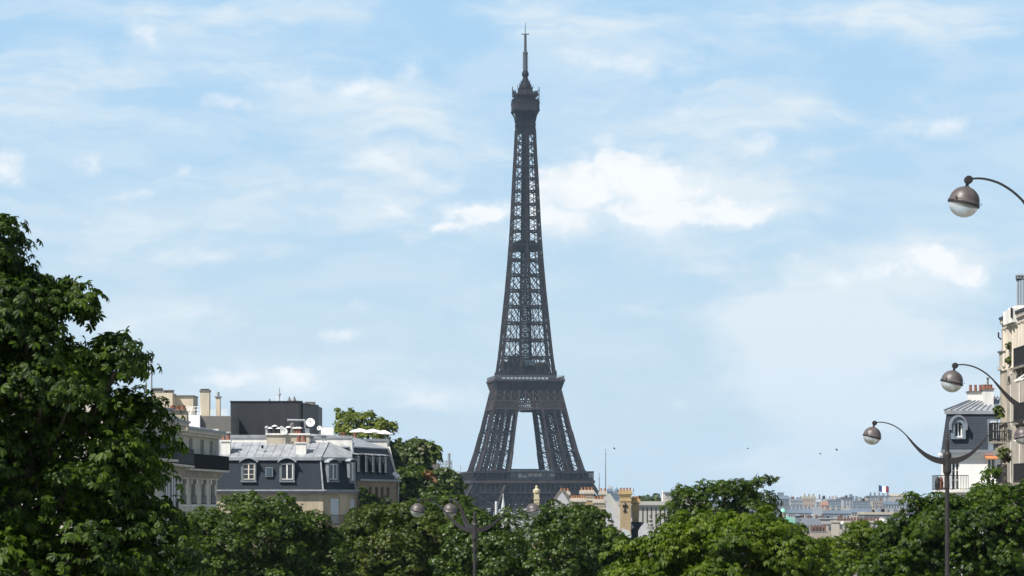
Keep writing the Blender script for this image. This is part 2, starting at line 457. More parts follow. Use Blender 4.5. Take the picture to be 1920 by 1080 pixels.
# ================================================================== THE IRON TOWER
TY = 1800.0
TZ0 = -32.6
TX = PX(985, TY)
TROT = math.radians(7.0)
_c, _s = math.cos(TROT), math.sin(TROT)
def tw(x, y, z):
    return (TX + x * _c - y * _s, TY + x * _s + y * _c, TZ0 + z)
HW = [(0, 62.5), (20, 52.5), (41, 42.5), (57.6, 33.0), (62, 30.6), (72, 27.4), (85, 24.2), (98, 21.3), (109.5, 18.7), (116, 16.4), (125, 14.9), (140, 13.4), (152, 12.3), (170, 10.6), (190, 9.0), (210, 7.9), (233, 6.9), (250, 6.0), (265, 5.35), (276, 5.2)]
IN = [(0, 37.5), (20, 29.5), (41, 21.5), (57.6, 14.6), (62, 13.2), (72, 11.3), (85, 9.4), (98, 7.4), (109.5, 5.4), (116, 5.2), (140, 3.9), (165, 2.2), (190, 0.5), (200, 0.0), (276, 0.0)]
def hw(z): return float(np.interp(z, [a for a, _ in HW], [b for _, b in HW]))
def inn(z): return float(np.interp(z, [a for a, _ in IN], [b for _, b in IN]))
def tbar(m, p, q, w, h=None): m.bar(tw(*p), tw(*q), w, h)
def tbox(m, x0, x1, y0, y1, z0, z1):
    m.hexa([tw(x0, y0, z0), tw(x1, y0, z0), tw(x1, y1, z0), tw(x0, y1, z0), tw(x0, y0, z1), tw(x1, y0, z1), tw(x1, y1, z1), tw(x0, y1, z1)])
def tring(m, r0, r1, z0, z1, ro=0.0):
    """a square ring between half widths r0 (inside) and r1"""
    tbox(m, -r1, r1, -r1, -r0, z0, z1); tbox(m, -r1, r1, r0, r1, z0, z1)
    tbox(m, -r1, -r0, -r0, r0, z0, z1); tbox(m, r0, r1, -r0, r0, z0, z1)
def face(k, a, z, out):
    """point on side k of the tower: a along the side, out = distance from the axis"""
    return [(a, -out, z), (out, a, z), (-a, out, z), (-out, -a, z)][k]

tower = thing('lattice_tower', (TX, TY, TZ0), 'tall brown iron lattice tower rising above the city to a thin mast', 'tower')

def lattice_panel(m, P0, P1, Q0, Q1, w, sub, wsub):
    """P = lower-left/right, Q = upper-left/right"""
    P0, P1, Q0, Q1 = map(Vector, (P0, P1, Q0, Q1))
    m_ = lambda a, b, t=.5: tuple(a + (b - a) * t)
    tbar(m, P0, Q1, w); tbar(m, P1, Q0, w)
    tbar(m, Q0, Q1, w * 1.2)
    if sub:
        L, R, B, T = Vector(m_(P0, Q0)), Vector(m_(P1, Q1)), Vector(m_(P0, P1)), Vector(m_(Q0, Q1))
        for a, b in ((L, T), (T, R), (R, B), (B, L), (L, R)):
            tbar(m, a, b, wsub)

# four pillars from the ground to the second floor
LEV = [0, 14, 28, 41, 51, 62.5, 74, 85.5, 97, 104, 109.6]
for sx in (-1, 1):
    for sy in (-1, 1):
        m = MB()
        cor = lambda i, j, z: (sx * (hw(z) if i else inn(z)), sy * (hw(z) if j else inn(z)), z)
        for z0, z1 in zip(LEV, LEV[1:]):
            for i in (0, 1):
                for j in (0, 1):
                    tbar(m, cor(i, j, z0), cor(i, j, z1), 1.5 if z0 < 60 else 1.25)
            for (a, b) in (((0, 0), (0, 1)), ((0, 1), (1, 1)), ((1, 1), (1, 0)), ((1, 0), (0, 0))):
                P0, P1, Q0, Q1 = cor(*a, z0), cor(*b, z0), cor(*a, z1), cor(*b, z1)
                lattice_panel(m, P0, P1, Q0, Q1, 0.5, z1 > 45, 0.25)
                if 60 < z0 < 100:            # a mid rib and a second, finer mesh between the chords
                    h0 = [(P0[t] + P1[t]) / 2 for t in range(3)]; h1 = [(Q0[t] + Q1[t]) / 2 for t in range(3)]
                    tbar(m, h0, h1, 0.75)
        # lift track and inner stair inside the pillar
        for z0, z1 in zip(LEV[4:], LEV[5:]):
            mid = lambda z: (sx * (hw(z) + inn(z)) / 2, sy * (hw(z) + inn(z)) / 2, z)
            p, q = mid(z0), mid(z1)
            tbar(m, p, q, 1.4, 1.2)
            for off in (-2.3, 2.3):
                tbar(m, (p[0] + off, p[1], p[2]), (q[0] + off, q[1], q[2]), .5)
                tbar(m, (p[0] + off, p[1], p[2]), (q[0] - off, q[1], q[2]), .4)
        pil = m.build('pillar', IRON, tower)
        m = MB(); o, i_ = hw(0) + 1.5, inn(0) - 1.5
        tbox(m, min(sx * o, sx * i_), max(sx * o, sx * i_), min(sy * o, sy * i_), max(sy * o, sy * i_), -3, 2.5)
        m.build('masonry_base', STONE, pil)

# the great arches below the first floor
for kk in range(4):
    m = MB(); out = 40.0
    N = 20; prev = None
    for i in range(N + 1):
        th = math.pi * (0.08 + 0.84 * i / N)
        lo = face(kk, 37 * math.cos(th), 2 + 37 * math.sin(th), hw(2 + 37 * math.sin(th)) - .3)
        hi = face(kk, 40 * math.cos(th), 2 + 40 * math.sin(th), hw(2 + 40 * math.sin(th)) - .3)
        if prev:
            tbar(m, prev[0], lo, .8); tbar(m, prev[1], hi, .8); tbar(m, prev[0], hi, .4); tbar(m, prev[1], lo, .4)
        prev = (lo, hi)
    m.build('arch', IRON, tower)

# first floor
fl = MB()
tring(fl, 14.0, 36.0, 55.4, 57.0)
tring(fl, 32.8, 34.5, 49.4, 55.4)                 # the solid frieze
first = fl.build('first_platform', IRON, tower)
m = MB()
for kk in range(4):                               # consoles under the edge and the mouldings of the frieze
    for i in range(24):
        a = -33.5 + 67 * i / 23
        tbar(m, face(kk, a, 49.6, 34.7), face(kk, a, 55.3, 35.7), .45, .5)
    tbar(m, face(kk, -34.6, 49.6, 34.65), face(kk, 34.6, 49.6, 34.65), .6)
    tbar(m, face(kk, -36, 55.9, 36.1), face(kk, 36, 55.9, 36.1), .5, 1.3)
m.build('frieze_moulding', mat('iron_warm_lit', (0.044, 0.034, 0.034), .65, .2, .2, spec=.12), first)  # lighter copy of the iron: sunlight on the bars put into the colour
m = MB()
for kk in range(4):                               # lattice girder under the frieze
    z0, z1 = 41.2, 49.2
    tbar(m, face(kk, -34.5, z0, 34.0), face(kk, 34.5, z0, 34.0), 1.0)
    n = 18
    for i in range(n):
        a0 = -34 + 68 * i / n; a1 = -34 + 68 * (i + 1) / n
        tbar(m, face(kk, a0, z0, 34.0), face(kk, a1, z1, 34.0), .55); tbar(m, face(kk, a1, z0, 34.0), face(kk, a0, z1, 34.0), .55)
        tbar(m, face(kk, a0, z0, 34.0), face(kk, a0, z1, 34.0), .55)
        am = (a0 + a1) / 2; zm = (z0 + z1) / 2
        for q in ((a0, zm, am, z1), (am, z1, a1, zm), (a1, zm, am, z0), (am, z0, a0, zm)):
            tbar(m, face(kk, q[0], q[1], 33.8), face(kk, q[2], q[3], 33.8), .3)
m.build('lattice_girder', IRON, first)
for r in (30.5, 26.5, 22, 17.5):                  # the trusses that carry the floor, one ring behind the other
    m = MB()
    for kk in range(4):
        n = int(r * .55); z0, z1 = 42, 55
        for i in range(n):
            a0 = -r + 2 * r * i / n; a1 = -r + 2 * r * (i + 1) / n
            tbar(m, face(kk, a0, z0, r), face(kk, a1, z1, r), .6); tbar(m, face(kk, a1, z0, r), face(kk, a0, z1, r), .6); tbar(m, face(kk, a0, z0, r), face(kk, a0, z1, r), .7)
            tbar(m, face(kk, a0, (z0 + z1) / 2, r), face(kk, a1, (z0 + z1) / 2, r), .6)
        for z in (z0, 46, 49.5): tbar(m, face(kk, -r, z, r), face(kk, r, z, r), 1.0, 1.3)
    m.build('floor_truss', IRON_SHADED, first)
m = MB()                                          # gallery: roof, posts, rail
tring(m, 29.5, 35.6, 61.2, 62.2)
for kk in range(4):
    for i in range(25):
        a = -35.2 + 70.4 * i / 24
        tbar(m, face(kk, a, 57, 35.3), face(kk, a, 61.3, 35.3), .3 if i % 3 else .5)
    tbar(m, face(kk, -35.3, 58.2, 35.5), face(kk, 35.3, 58.2, 35.5), .22)
    for i in range(90):
        a = -35.2 + 70.4 * i / 89
        tbar(m, face(kk, a, 57, 35.5), face(kk, a, 58.2, 35.5), .1)
m.build('gallery', IRON, first)
def pav(x0, x1, y0, y1, z0, z1, name, mm):
    b = MB(); tbox(b, x0, x1, y0, y1, z0, z1); return b.build(name, mm, first)
pav(-13, 13, -31, -22, 57, 62.8, 'pavilion', GLASS_BLUE); pav(-13, 13, 22, 31, 57, 64.2, 'pavilion', IRON_SHADED)
pav(-31, -22, -13, 13, 57, 62.6, 'pavilion', GLASS_BLUE); pav(22, 31, -13, 13, 57, 62.6, 'pavilion', GLASS_BLUE)
for x0, x1 in ((-30, -14), (14, 30)):
    pav(x0, x1, -30.5, -24, 57, 61.1, 'back_room', IRON_SHADED)
for x0, x1, z0, z1 in ((-2.5, 5.5, 59.2, 60.9), (10.5, 14.0, 59.2, 60.6), (-8.6, -6.2, 58.2, 60.8), (-5.8, -3.4, 58.4, 59.8)):   # bright windows and screens of the gallery
    pav(x0, x1, -32.2, -31.6, z0, z1, 'light_panel', OFFWHITE)

# second floor
fl = MB()
def flare(m, r0, r1, z0, z1):
    for kk in range(4):
        a, b, c_, d = face(kk, -r0, z0, r0), face(kk, r0, z0, r0), face(kk, r1, z1, r1), face(kk, -r1, z1, r1)
        e, f_, g, h = face(kk, -r0 + 1, z0, r0 - 1), face(kk, r0 - 1, z0, r0 - 1), face(kk, r1 - 1, z1, r1 - 1), face(kk, -r1 + 1, z1, r1 - 1)
        m.hexa([tw(*a), tw(*b), tw(*f_), tw(*e), tw(*d), tw(*c_), tw(*g), tw(*h)])
flare(fl, 18.6, 19.3, 109.4, 112.0); flare(fl, 19.3, 20.4, 112.0, 115.2)
tring(fl, 4.5, 20.6, 115.2, 116.1)
second = fl.build('second_platform', IRON, tower)
m = MB()
for kk in range(4):
    tbar(m, face(kk, -20.7, 115.6, 20.7), face(kk, 20.7, 115.6, 20.7), .4, 1.1)
    for i in range(22):
        a = -18.6 + 37.2 * i / 21
        tbar(m, face(kk, a, 109.6, 18.75), face(kk, a * 1.05, 113, 19.85), .22); tbar(m, face(kk, a * 1.05, 113, 19.85), face(kk, a * 1.09, 115.2, 20.55), .22)
m.build('cornice', MATS['iron_warm_lit'], second)
m = MB()                                           # railing with wire mesh
for kk in range(4):
    for i in range(46):
        a = -20.4 + 40.8 * i / 45
        tbar(m, face(kk, a, 116.1, 20.4), face(kk, a, 118.2, 20.4), .14)
    for z in (116.9, 117.6, 118.2):
        tbar(m, face(kk, -20.4, z, 20.4), face(kk, 20.4, z, 20.4), .16)
m.build('railing', mat('mesh_grey', (0.13, 0.14, 0.15), .5, .1, .3), second)
m = MB()                                           # upper deck and kiosks
tring(m, 5.0, 16.6, 118.7, 119.6)
for kk in range(4):
    for i in range(15):
        a = -16.2 + 32.4 * i / 14
        tbar(m, face(kk, a, 116, 16.2), face(kk, a, 118.8, 16.2), .4)
    for z in (120.6, 121.2):
        tbar(m, face(kk, -16.4, z, 16.4), face(kk, 16.4, z, 16.4), .18)
    for i in range(30):
        a = -16.4 + 32.8 * i / 29
        tbar(m, face(kk, a, 119.5, 16.4), face(kk, a, 121.2, 16.4), .14)
m.build('upper_deck', IRON, second)
for (x0, x1, y0, y1, z0, z1, mm) in ((-11.2, -2.2, -11.5, -5, 119.6, 128.6, MATS['iron_warm_lit']), (-1.6, 5.6, -11, -4, 119.6, 124.6, IRON_SHADED), (6.2, 12.2, -11.6, -5, 119.6, 126.4, MATS['iron_warm_lit']),
                                 (-12, -3, 5, 11.6, 119.6, 127.6, IRON_SHADED), (3, 12, 5, 11.6, 119.6, 127, IRON_SHADED), (-1.5, 4.5, -10.9, -6, 124.7, 127.6, GLASS_BLUE)):
    b = MB(); tbox(b, x0, x1, y0, y1, z0, z1); b.build('lift_house', mm, second)
m = MB()
tbar(m, (-10.5, -8, 128.6), (-6.5, -8, 131.6), .9); tbar(m, (-6.5, -8, 131.6), (-2.5, -8, 128.6), .9)
for i in range(8):
    tbar(m, (-10 + i * 2.9, -10, 119.6), (-10 + i * 2.9, -10, 123 + (i * 7 % 4)), .4)
m.build('roof_truss', IRON, second)
m = MB()                                           # X panels and diamond lattice belt beneath the second floor
for kk in range(4):
    z0, z1 = 103.8, 109.5
    ns = 9
    for i in range(ns):
        r0, r1 = hw(z0) - .1, hw(z1) - .1
        a0 = -1 + 2 * i / ns; a1 = -1 + 2 * (i + 1) / ns
        tbar(m, face(kk, a0 * r0, z0, r0), face(kk, a1 * r1, z1, r1), .5); tbar(m, face(kk, a1 * r0, z0, r0), face(kk, a0 * r1, z1, r1), .5)
        tbar(m, face(kk, a0 * r0, z0, r0), face(kk, a0 * r1, z1, r1), .7)
    for z in (98.8, 103.6):
        r = hw(z) + .1; tbar(m, face(kk, -r, z, r), face(kk, r, z, r), .9, .9)
    nd = 34
    for i in range(nd):
        z0, z1 = 99, 103.5; r0, r1 = hw(z0) + .05, hw(z1) + .05
        for da in (1, -1):
            a0 = -1 + 2 * i / nd; a1 = a0 + da * 2 * 1.6 / nd
            if abs(a1) > 1: continue
            tbar(m, face(kk, a0 * r0, z0, r0), face(kk, a1 * r1, z1, r1), .36)
m.build('lattice_belt', MATS['iron_warm_lit'], second)
m = MB()                                           # beams under the deck: soffit in the shaded iron with a sagging centre
tring(m, 7.5, 17.5, 108.2, 109.3)
for a in (-12, -6, 0, 6, 12):
    tbar(m, (a, -17.5, 107), (a, 17.5, 107), .9, 2.0); tbar(m, (-17.5, a, 107), (17.5, a, 107), .9, 2.0)
tbox(m, -2.4, 4.2, -4, 4, 97.4, 98.6)
m.build('soffit_beams', IRON_SHADED, second)

# the shaft from the second floor to the top
LV = [119.0]
while LV[-1] < 262:
    LV.append(LV[-1] + np.interp(LV[-1], [119, 190, 262], [10.6, 8.6, 6.3]))
LV[-1] = 264.0
m = MB()
def strip(z): return float(np.interp(z, [119, 190, 264], [3.1, 1.9, 1.15]))
for z0, z1 in zip(LV, LV[1:]):
    for kk in range(4):
        o0, o1 = hw(z0), hw(z1)
        tbar(m, face(kk, -o0, z0, o0), face(kk, -o1, z1, o1), .85 if z0 < 190 else .65)
        s0, s1 = strip(z0), strip(z1)
        i0, i1 = max(inn(z0), .25), max(inn(z1), .25)
        for sg in (-1, 1):
            A = lambda t, z, o: face(kk, sg * t, z, o)
            tbar(m, A(o0 - s0, z0, o0), A(o1 - s1, z1, o1), .5 if z0 < 190 else .36)
            n = 3                                     # fine zigzag of the corner strip
            for j in range(n):
                za, zb = z0 + (z1 - z0) * j / n, z0 + (z1 - z0) * (j + 1) / n
                oa, ob = hw(za), hw(zb); sa, sb = strip(za), strip(zb)
                tbar(m, A(oa, za, oa), A(ob - sb, zb, ob), .24); tbar(m, A(oa - sa, za, oa), A(ob, zb, ob), .24)
            if kk in (0, 2) or True:
                tbar(m, A(i0, z0, o0), A(i1, z1, o1), .66 if z0 < 190 else .42)
                # two crossings in the pillar panel
                b0, b1 = o0 - s0, o1 - s1
                zm = (z0 + z1) / 2; om = hw(zm); bm = om - strip(zm); im = max(inn(zm), .25)
                if z0 < 186:
                    tbar(m, A(b0, z0, o0), A(i1, z1, o1), .44); tbar(m, A(i0, z0, o0), A(b1, z1, o1), .44)
                    tbar(m, A((b0 + i0) / 2, z0, o0), A(bm, zm, om), .26); tbar(m, A((b0 + i0) / 2, z0, o0), A(im, zm, om), .26); tbar(m, A((b1 + i1) / 2, z1, o1), A(bm, zm, om), .26); tbar(m, A((b1 + i1) / 2, z1, o1), A(im, zm, om), .26)
                elif z0 < 235:
                    tbar(m, A(b0, z0, o0), A(im, zm, om), .36); tbar(m, A(i0, z0, o0), A(bm, zm, om), .36)
                    tbar(m, A(bm, zm, om), A(i1, z1, o1), .36); tbar(m, A(im, zm, om), A(b1, z1, o1), .36)
                else:
                    tbar(m, A(b0, z0, o0), A(i1, z1, o1), .4); tbar(m, A(i0, z0, o0), A(b1, z1, o1), .4)
            # inner chord of each pillar, inside the tower
            tbar(m, (sg * i0, -o0 * .45, z0), (sg * i1, -o1 * .45, z1), .4)
        tbar(m, face(kk, -o1, z1, o1), face(kk, o1, z1, o1), .9 if z0 < 190 else .6)
        tbar(m, face(kk, -i0, z0, o0), face(kk, i1, z1, o1), .3)
        # ties from the face to the lift core
        for a in (-1, 1):
            tbar(m, face(kk, a * o1 * .55, z1, o1), face(kk, a * 2.4, z1, 2.4), .45)
        tbar(m, face(kk, o1, z1, o1), face(kk, 2.4, z1, 2.4), .45)
shaft = m.build('shaft', IRON, tower)
m = MB()
CORE = list(np.arange(119, 268, 3.2))
for z0, z1 in zip(CORE, CORE[1:]):
    r = float(np.interp(z0, [119, 190, 265], [3.3, 2.3, 1.6]))
    for kk in range(4):
        tbar(m, face(kk, -r, z0, r), face(kk, -r, z1, r), .6); tbar(m, face(kk, 0, z0, r), face(kk, 0, z1, r), .45)
        tbar(m, face(kk, -r * .5, z0, r), face(kk, -r * .5, z1, r), .4); tbar(m, face(kk, r * .5, z0, r), face(kk, r * .5, z1, r), .4)
        tbar(m, face(kk, -r, z0, r), face(kk, r, z1, r), .35); tbar(m, face(kk, r, z0, r), face(kk, -r, z1, r), .35)
        tbar(m, face(kk, -r, z1, r), face(kk, r, z1, r), .5)
m.build('lift_core', IRON_SHADED, shaft)
m = MB()                                           # the halfway platform
tbox(m, -7.6, 7.6, -7.6, 7.6, 192.6, 193.4); tring(m, 7.0, 7.7, 193.4, 197.2); tbox(m, -5, 5, -5, 5, 193.4, 198.6)
for i in range(8):
    tbar(m, (-7 + 2 * i, -7.6, 193), (-7 + 2 * i, -7.6, 198.2), .35)
m.build('halfway_platform', IRON_SHADED, tower)

# the summit
m = MB()
for kk in range(4):
    for i in range(9):
        a = -1 + 2 * i / 8
        tbar(m, face(kk, a * 5.2, 262, 5.2), face(kk, a * 5.1, 274.5, 5.1), .55)
    for z in (264, 267, 270.5):
        tbar(m, face(kk, -5.3, z, 5.3), face(kk, 5.3, z, 5.3), .8)
    for a in (-5.3, -1.8, 1.8, 5.3):                 # curved brackets
        tbar(m, face(kk, a, 268.5, 5.3), face(kk, a * 1.12, 272.3, 6.0), .4); tbar(m, face(kk, a * 1.12, 272.3, 6.0), face(kk, a * 1.35, 275.4, 7.6), .4)
        tbar(m, face(kk, a, 274.6, 5.2), face(kk, a * 1.35, 275.2, 7.6), .35)
tbox(m, -4.2, 4.2, -4.2, 4.2, 262, 274.6)
neck = m.build('summit_neck', IRON_SHADED, tower)
m = MB()
ch = [(-7.9, -6.2), (-6.2, -7.9), (6.2, -7.9), (7.9, -6.2), (7.9, 6.2), (6.2, 7.9), (-6.2, 7.9), (-7.9, 6.2)]
def tprism(m, poly, z0, z1, top=None):
    top = top or poly
    m.prism([tw(x, y, 0)[:2] for x, y in poly], TZ0 + z0, TZ0 + z1, [tw(x, y, 0)[:2] for x, y in top])
tprism(m, [(x * .97, y * .97) for x, y in ch], 275.2, 279.4)
tprism(m, ch, 279.4, 280.2); tprism(m, [(x * 1.01, y * 1.01) for x, y in ch], 275.0, 275.5)
summit = m.build('summit_platform', IRON, tower)
m = MB()
for kk in range(4):
    for i in range(14):
        a = -7.2 + 14.4 * i / 13
        tbar(m, face(kk, a, 280, 7.6), face(kk, a * .97, 282.6, 7.3), .13)
    for z, r in ((281, 7.5), (282.6, 7.3)):
        tbar(m, face(kk, -7, z, r), face(kk, 7, z, r), .16)
m.build('cage', IRON_SHADED, summit)
m = MB()
rng = random.Random(5)
tprism(m, [(x * .72, y * .72) for x, y in ch], 280.2, 284.2); tprism(m, [(x * .92, y * .92) for x, y in ch], 284.2, 284.9)
tprism(m, [(x * .62, y * .62) for x, y in ch], 284.9, 288.4, [(x * .46, y * .46) for x, y in ch])
tprism(m, [(x * .52, y * .52) for x, y in ch], 288.4, 289.0)
for i in range(70):                                  # aerials and boxes round the upper rooms
    a = rng.random() * 6.283; r = rng.choice([5.6, 6.2, 6.9, 7.3]); z = rng.choice([280.3, 284.9, 284.9])
    x, y = r * math.cos(a), r * math.sin(a); h = rng.uniform(1.2, 3.2)
    tbar(m, (x, y, z), (x, y, z + h), rng.uniform(.18, .5))
    if rng.random() < .4: tbox(m, x - .5, x + .5, y - .4, y + .4, z + .4, z + 1.6)
for sx in (-1, 1):
    tbar(m, (sx * 7.9, -2, 283), (sx * 7.9, -2, 289.4), .5); tbar(m, (sx * 6, -2, 284.6), (sx * 7.9, -2, 284.6), .3)
m.build('summit_rooms', IRON, summit)
m = MB()
cc = tw(0, 0, 0)
m.lathe((cc[0], cc[1], TZ0), [(3.9, 289), (3.6, 290.2), (2.9, 291.6), (2.3, 293), (1.8, 294), (1.45, 295), (1.45, 295.6), (2.0, 296.3), (2.1, 297.4), (1.7, 298.6), (1.4, 299.3)], 12)
for i in range(16):
    a = i * .3927; r_ = 4.6 - (i % 4) * .6; tbar(m, (r_ * math.cos(a), r_ * math.sin(a), 288.8), (r_ * math.cos(a), r_ * math.sin(a), 291 + (i * 5 % 4) * .8), .28)
m.build('cupola', IRON_SHADED, summit)
m = MB()
m.lathe((cc[0], cc[1], TZ0), [(1.35, 299), (1.3, 308.6), (1.55, 309), (1.5, 310.2), (.85, 310.6), (.72, 319.5), (.6, 320.5), (.18, 320.7), (.13, 327.6)], 10)
for z in (301, 302.6, 304.2, 306, 307.6):
    for a in range(4):
        tbar(m, (1.2 * math.cos(a * 1.571 + .4), 1.2 * math.sin(a * 1.571 + .4), z), (2.0 * math.cos(a * 1.571 + .4), 2.0 * math.sin(a * 1.571 + .4), z), .3)
mast = m.build('mast', mat('mast_grey', (0.06, 0.07, 0.08), .6, .1, .5, spec=.15), tower)
m = MB()
tbar(m, (-2.1, 0, 320.8), (2.1, 0, 320.8), .5); tbar(m, (0, -2.1, 320.8), (0, 2.1, 320.8), .5)
for a in (-2, 2): tbar(m, (a, 0, 320.4), (a, 0, 321.5), .22)
for z in (322.5, 324, 325.3): tbar(m, (-.5, 0, z), (.5, 0, z), .14)
m.build('crossbar', MATS['mast_grey'], mast)

# ================================================================== BUILDINGS ON THE LEFT
def offset_poly(poly, d):
    """inward offset of a counter-clockwise convex polygon"""
    n = len(poly); out = []
    L = []
    for i in range(n):
        a, b = Vector(poly[i]), Vector(poly[(i + 1) % n]); t = (b - a).normalized(); nn = Vector((-t.y, t.x))
        dd = d[i] if hasattr(d, '__len__') else d
        L.append((a + nn * dd, t))
    for i in range(n):
        p, t = L[i - 1]; q, s = L[i]
        den = t.x * s.y - t.y * s.x
        if abs(den) < 1e-6: out.append(tuple(q)); continue
        w = q - p; kk = (w.x * s.y - w.y * s.x) / den
        out.append(tuple(p + t * kk))
    return out

# ------------------------------------------------ corner house with the slate mansard (faces us)
MY = 305.0
s_ = MY / F
p0 = (PX(380, MY), MY); p1 = (PX(606, MY), MY); p2 = (PX(668, 308.2), 308.2); p3 = (PX(669, 309.2), 310.0)
poly = [p0, p1, p2, (p2[0] + .3, 318), (p2[0] + .3, 322), (p0[0], 322)]
gz = ground_z(305)
ZE = PZ(921, MY); ZT = PZ(857, MY)
house = thing('corner_house', (p1[0], MY, gz), 'stone corner house with dark slate mansard, two arched dormers and pale zinc top', 'house')
fa = Fr(p0, p1); fb = Fr(p1, p2)
def opf(fr, px0, px1, py0, py1):
    u0, u1 = fr.u_of_px(px0), fr.u_of_px(px1); um = (u0 + u1) / 2
    return (u0, u1, fr.z_of_py(py1, um), fr.z_of_py(py0, um))
opsA = [opf(fa, 453, 475, 934, 985), opf(fa, 528, 550, 934, 985)]
opsB = [opf(fb, 620, 637, 934, 982), opf(fb, 657, 666, 935, 982)]
lowA = [(u, u + 1.2, z, z + 2.0) for z in (1.2, -2.0, -5.2, -8.4) for u in (1.2, 4.0, 8.0)]
lowB = [(1.4, 2.6, z, z + 2.0) for z in (1.2, -2.0, -5.2, -8.4)]
m = MB()
m.wall(fa, 0, fa.L, gz - 1, ZE - .25, opsA + lowA); m.wall(fb, 0, fb.L, gz - 1, ZE - .25, opsB + lowB)
m.wall(Fr(p2, poly[3]), 0, 9.8, gz - 1, ZE - .25); m.wall(Fr(poly[4], poly[5]), 0, Fr(poly[4], poly[5]).L, gz - 1, ZE); m.wall(Fr(poly[3], poly[4]), 0, 4, gz - 1, ZE); m.wall(Fr(poly[5], p0), 0, 17, gz - 1, ZE)
m.build('wall', BEIGE, house)
SHUT = mat('shutter_paint', (0.55, 0.60, 0.64), .6, .06, 2.0)
def shutters(parent, fr, op, d=-.12, gap=True, mm=None):
    u0, u1, z0, z1 = op; um = (u0 + u1) / 2
    for a, b in ((u0 + .01, um - .01), (um + .01, u1 - .01)):
        q = MB(); q.fbox(fr, a, b, d - .03, d, z0 + .02, z1 - .02)
        n = 10
        for i in range(n):
            z = z0 + .1 + (z1 - z0 - .2) * i / n
            q.fbox(fr, a + .05, b - .05, d, d + .012, z, z + (z1 - z0) / n * .5)
        q.build('shutter', mm or SHUT, parent)
for o in opsA: shutters(house, fa, o)
for o in opsB: shutters(house, fb, o)
for o in lowA: window(house, fa, *o, rows=2)
for o in lowB: window(house, fb, *o, rows=2)
m = MB()                                             # eave cornice and gutter
for fr in (fa, fb):
    m.fbox(fr, -.1, fr.L + .12, 0, .35, ZE - .25, ZE - .08); m.fbox(fr, -.1, fr.L + .18, 0, .5, ZE - .08, ZE + .02)
m.build('cornice', mat('cornice_lead', (.22, .23, .25), .6, .15, 1.0), house)
m = MB()
for fr in (fa, fb):
    m.fbox(fr, -.1, fr.L + .2, .38, .56, ZE + .02, ZE + .16)
m.build('gutter', ZINC, house)
# slate mansard
pin = offset_poly(poly, [0.75, .75, .6, .6, .2, .2])
m = MB(); m.prism(poly, ZE, ZT - .2, pin)
roof = m.build('mansard_roof', SLATE, house)
def lean(fr, z):    # how far the mansard leans back at height z
    return -.75 * (z - ZE) / (ZT - ZE)
m = MB()
ptop = [(x, y) for x, y in offset_poly(pin, -.15)]
m.prism(ptop, ZT - .2, ZT)
rz = PZ(829, MY + 4.4)
q = offset_poly(ptop, [4.2, 2.6, .3, .3, 6, .2])
m.prism(ptop, ZT, rz, q)
top = m.build('zinc_roof', ZINC, house)
m = MB()                                              # standing seams of the zinc, the hip and the mansard ridges
a, b = Vector(ptop[0]), Vector(ptop[1]); c, d = Vector(q[0]), Vector(q[1])
for i in range(15):
    tt = i / 14; lo = a + (b - a) * tt; hi = c + (d - c) * tt
    m.bar((lo.x, lo.y, ZT + .03), (hi.x, hi.y, rz + .03), .03, .03)
m.bar((b.x, b.y, ZT + .03), (d.x, d.y, rz + .03), .14, .1)
m.build('standing_seam', ZINC, top)
m = MB()
for pa, pb in ((poly[1], pin[1]), (poly[2], pin[2])):
    m.bar((pa[0], pa[1] - .05, ZE), (pb[0], pb[1] - .05, ZT - .2), .14, .12)
m.fbox(Fr(ptop[0], ptop[1]), 0, Fr(ptop[0], ptop[1]).L, .01, .12, ZT - .32, ZT - .02)
m.fbox(Fr(ptop[1], ptop[2]), 0, Fr(ptop[1], ptop[2]).L, .01, .12, ZT - .32, ZT - .02)
m.build('lead_flashing', ZINC, roof)
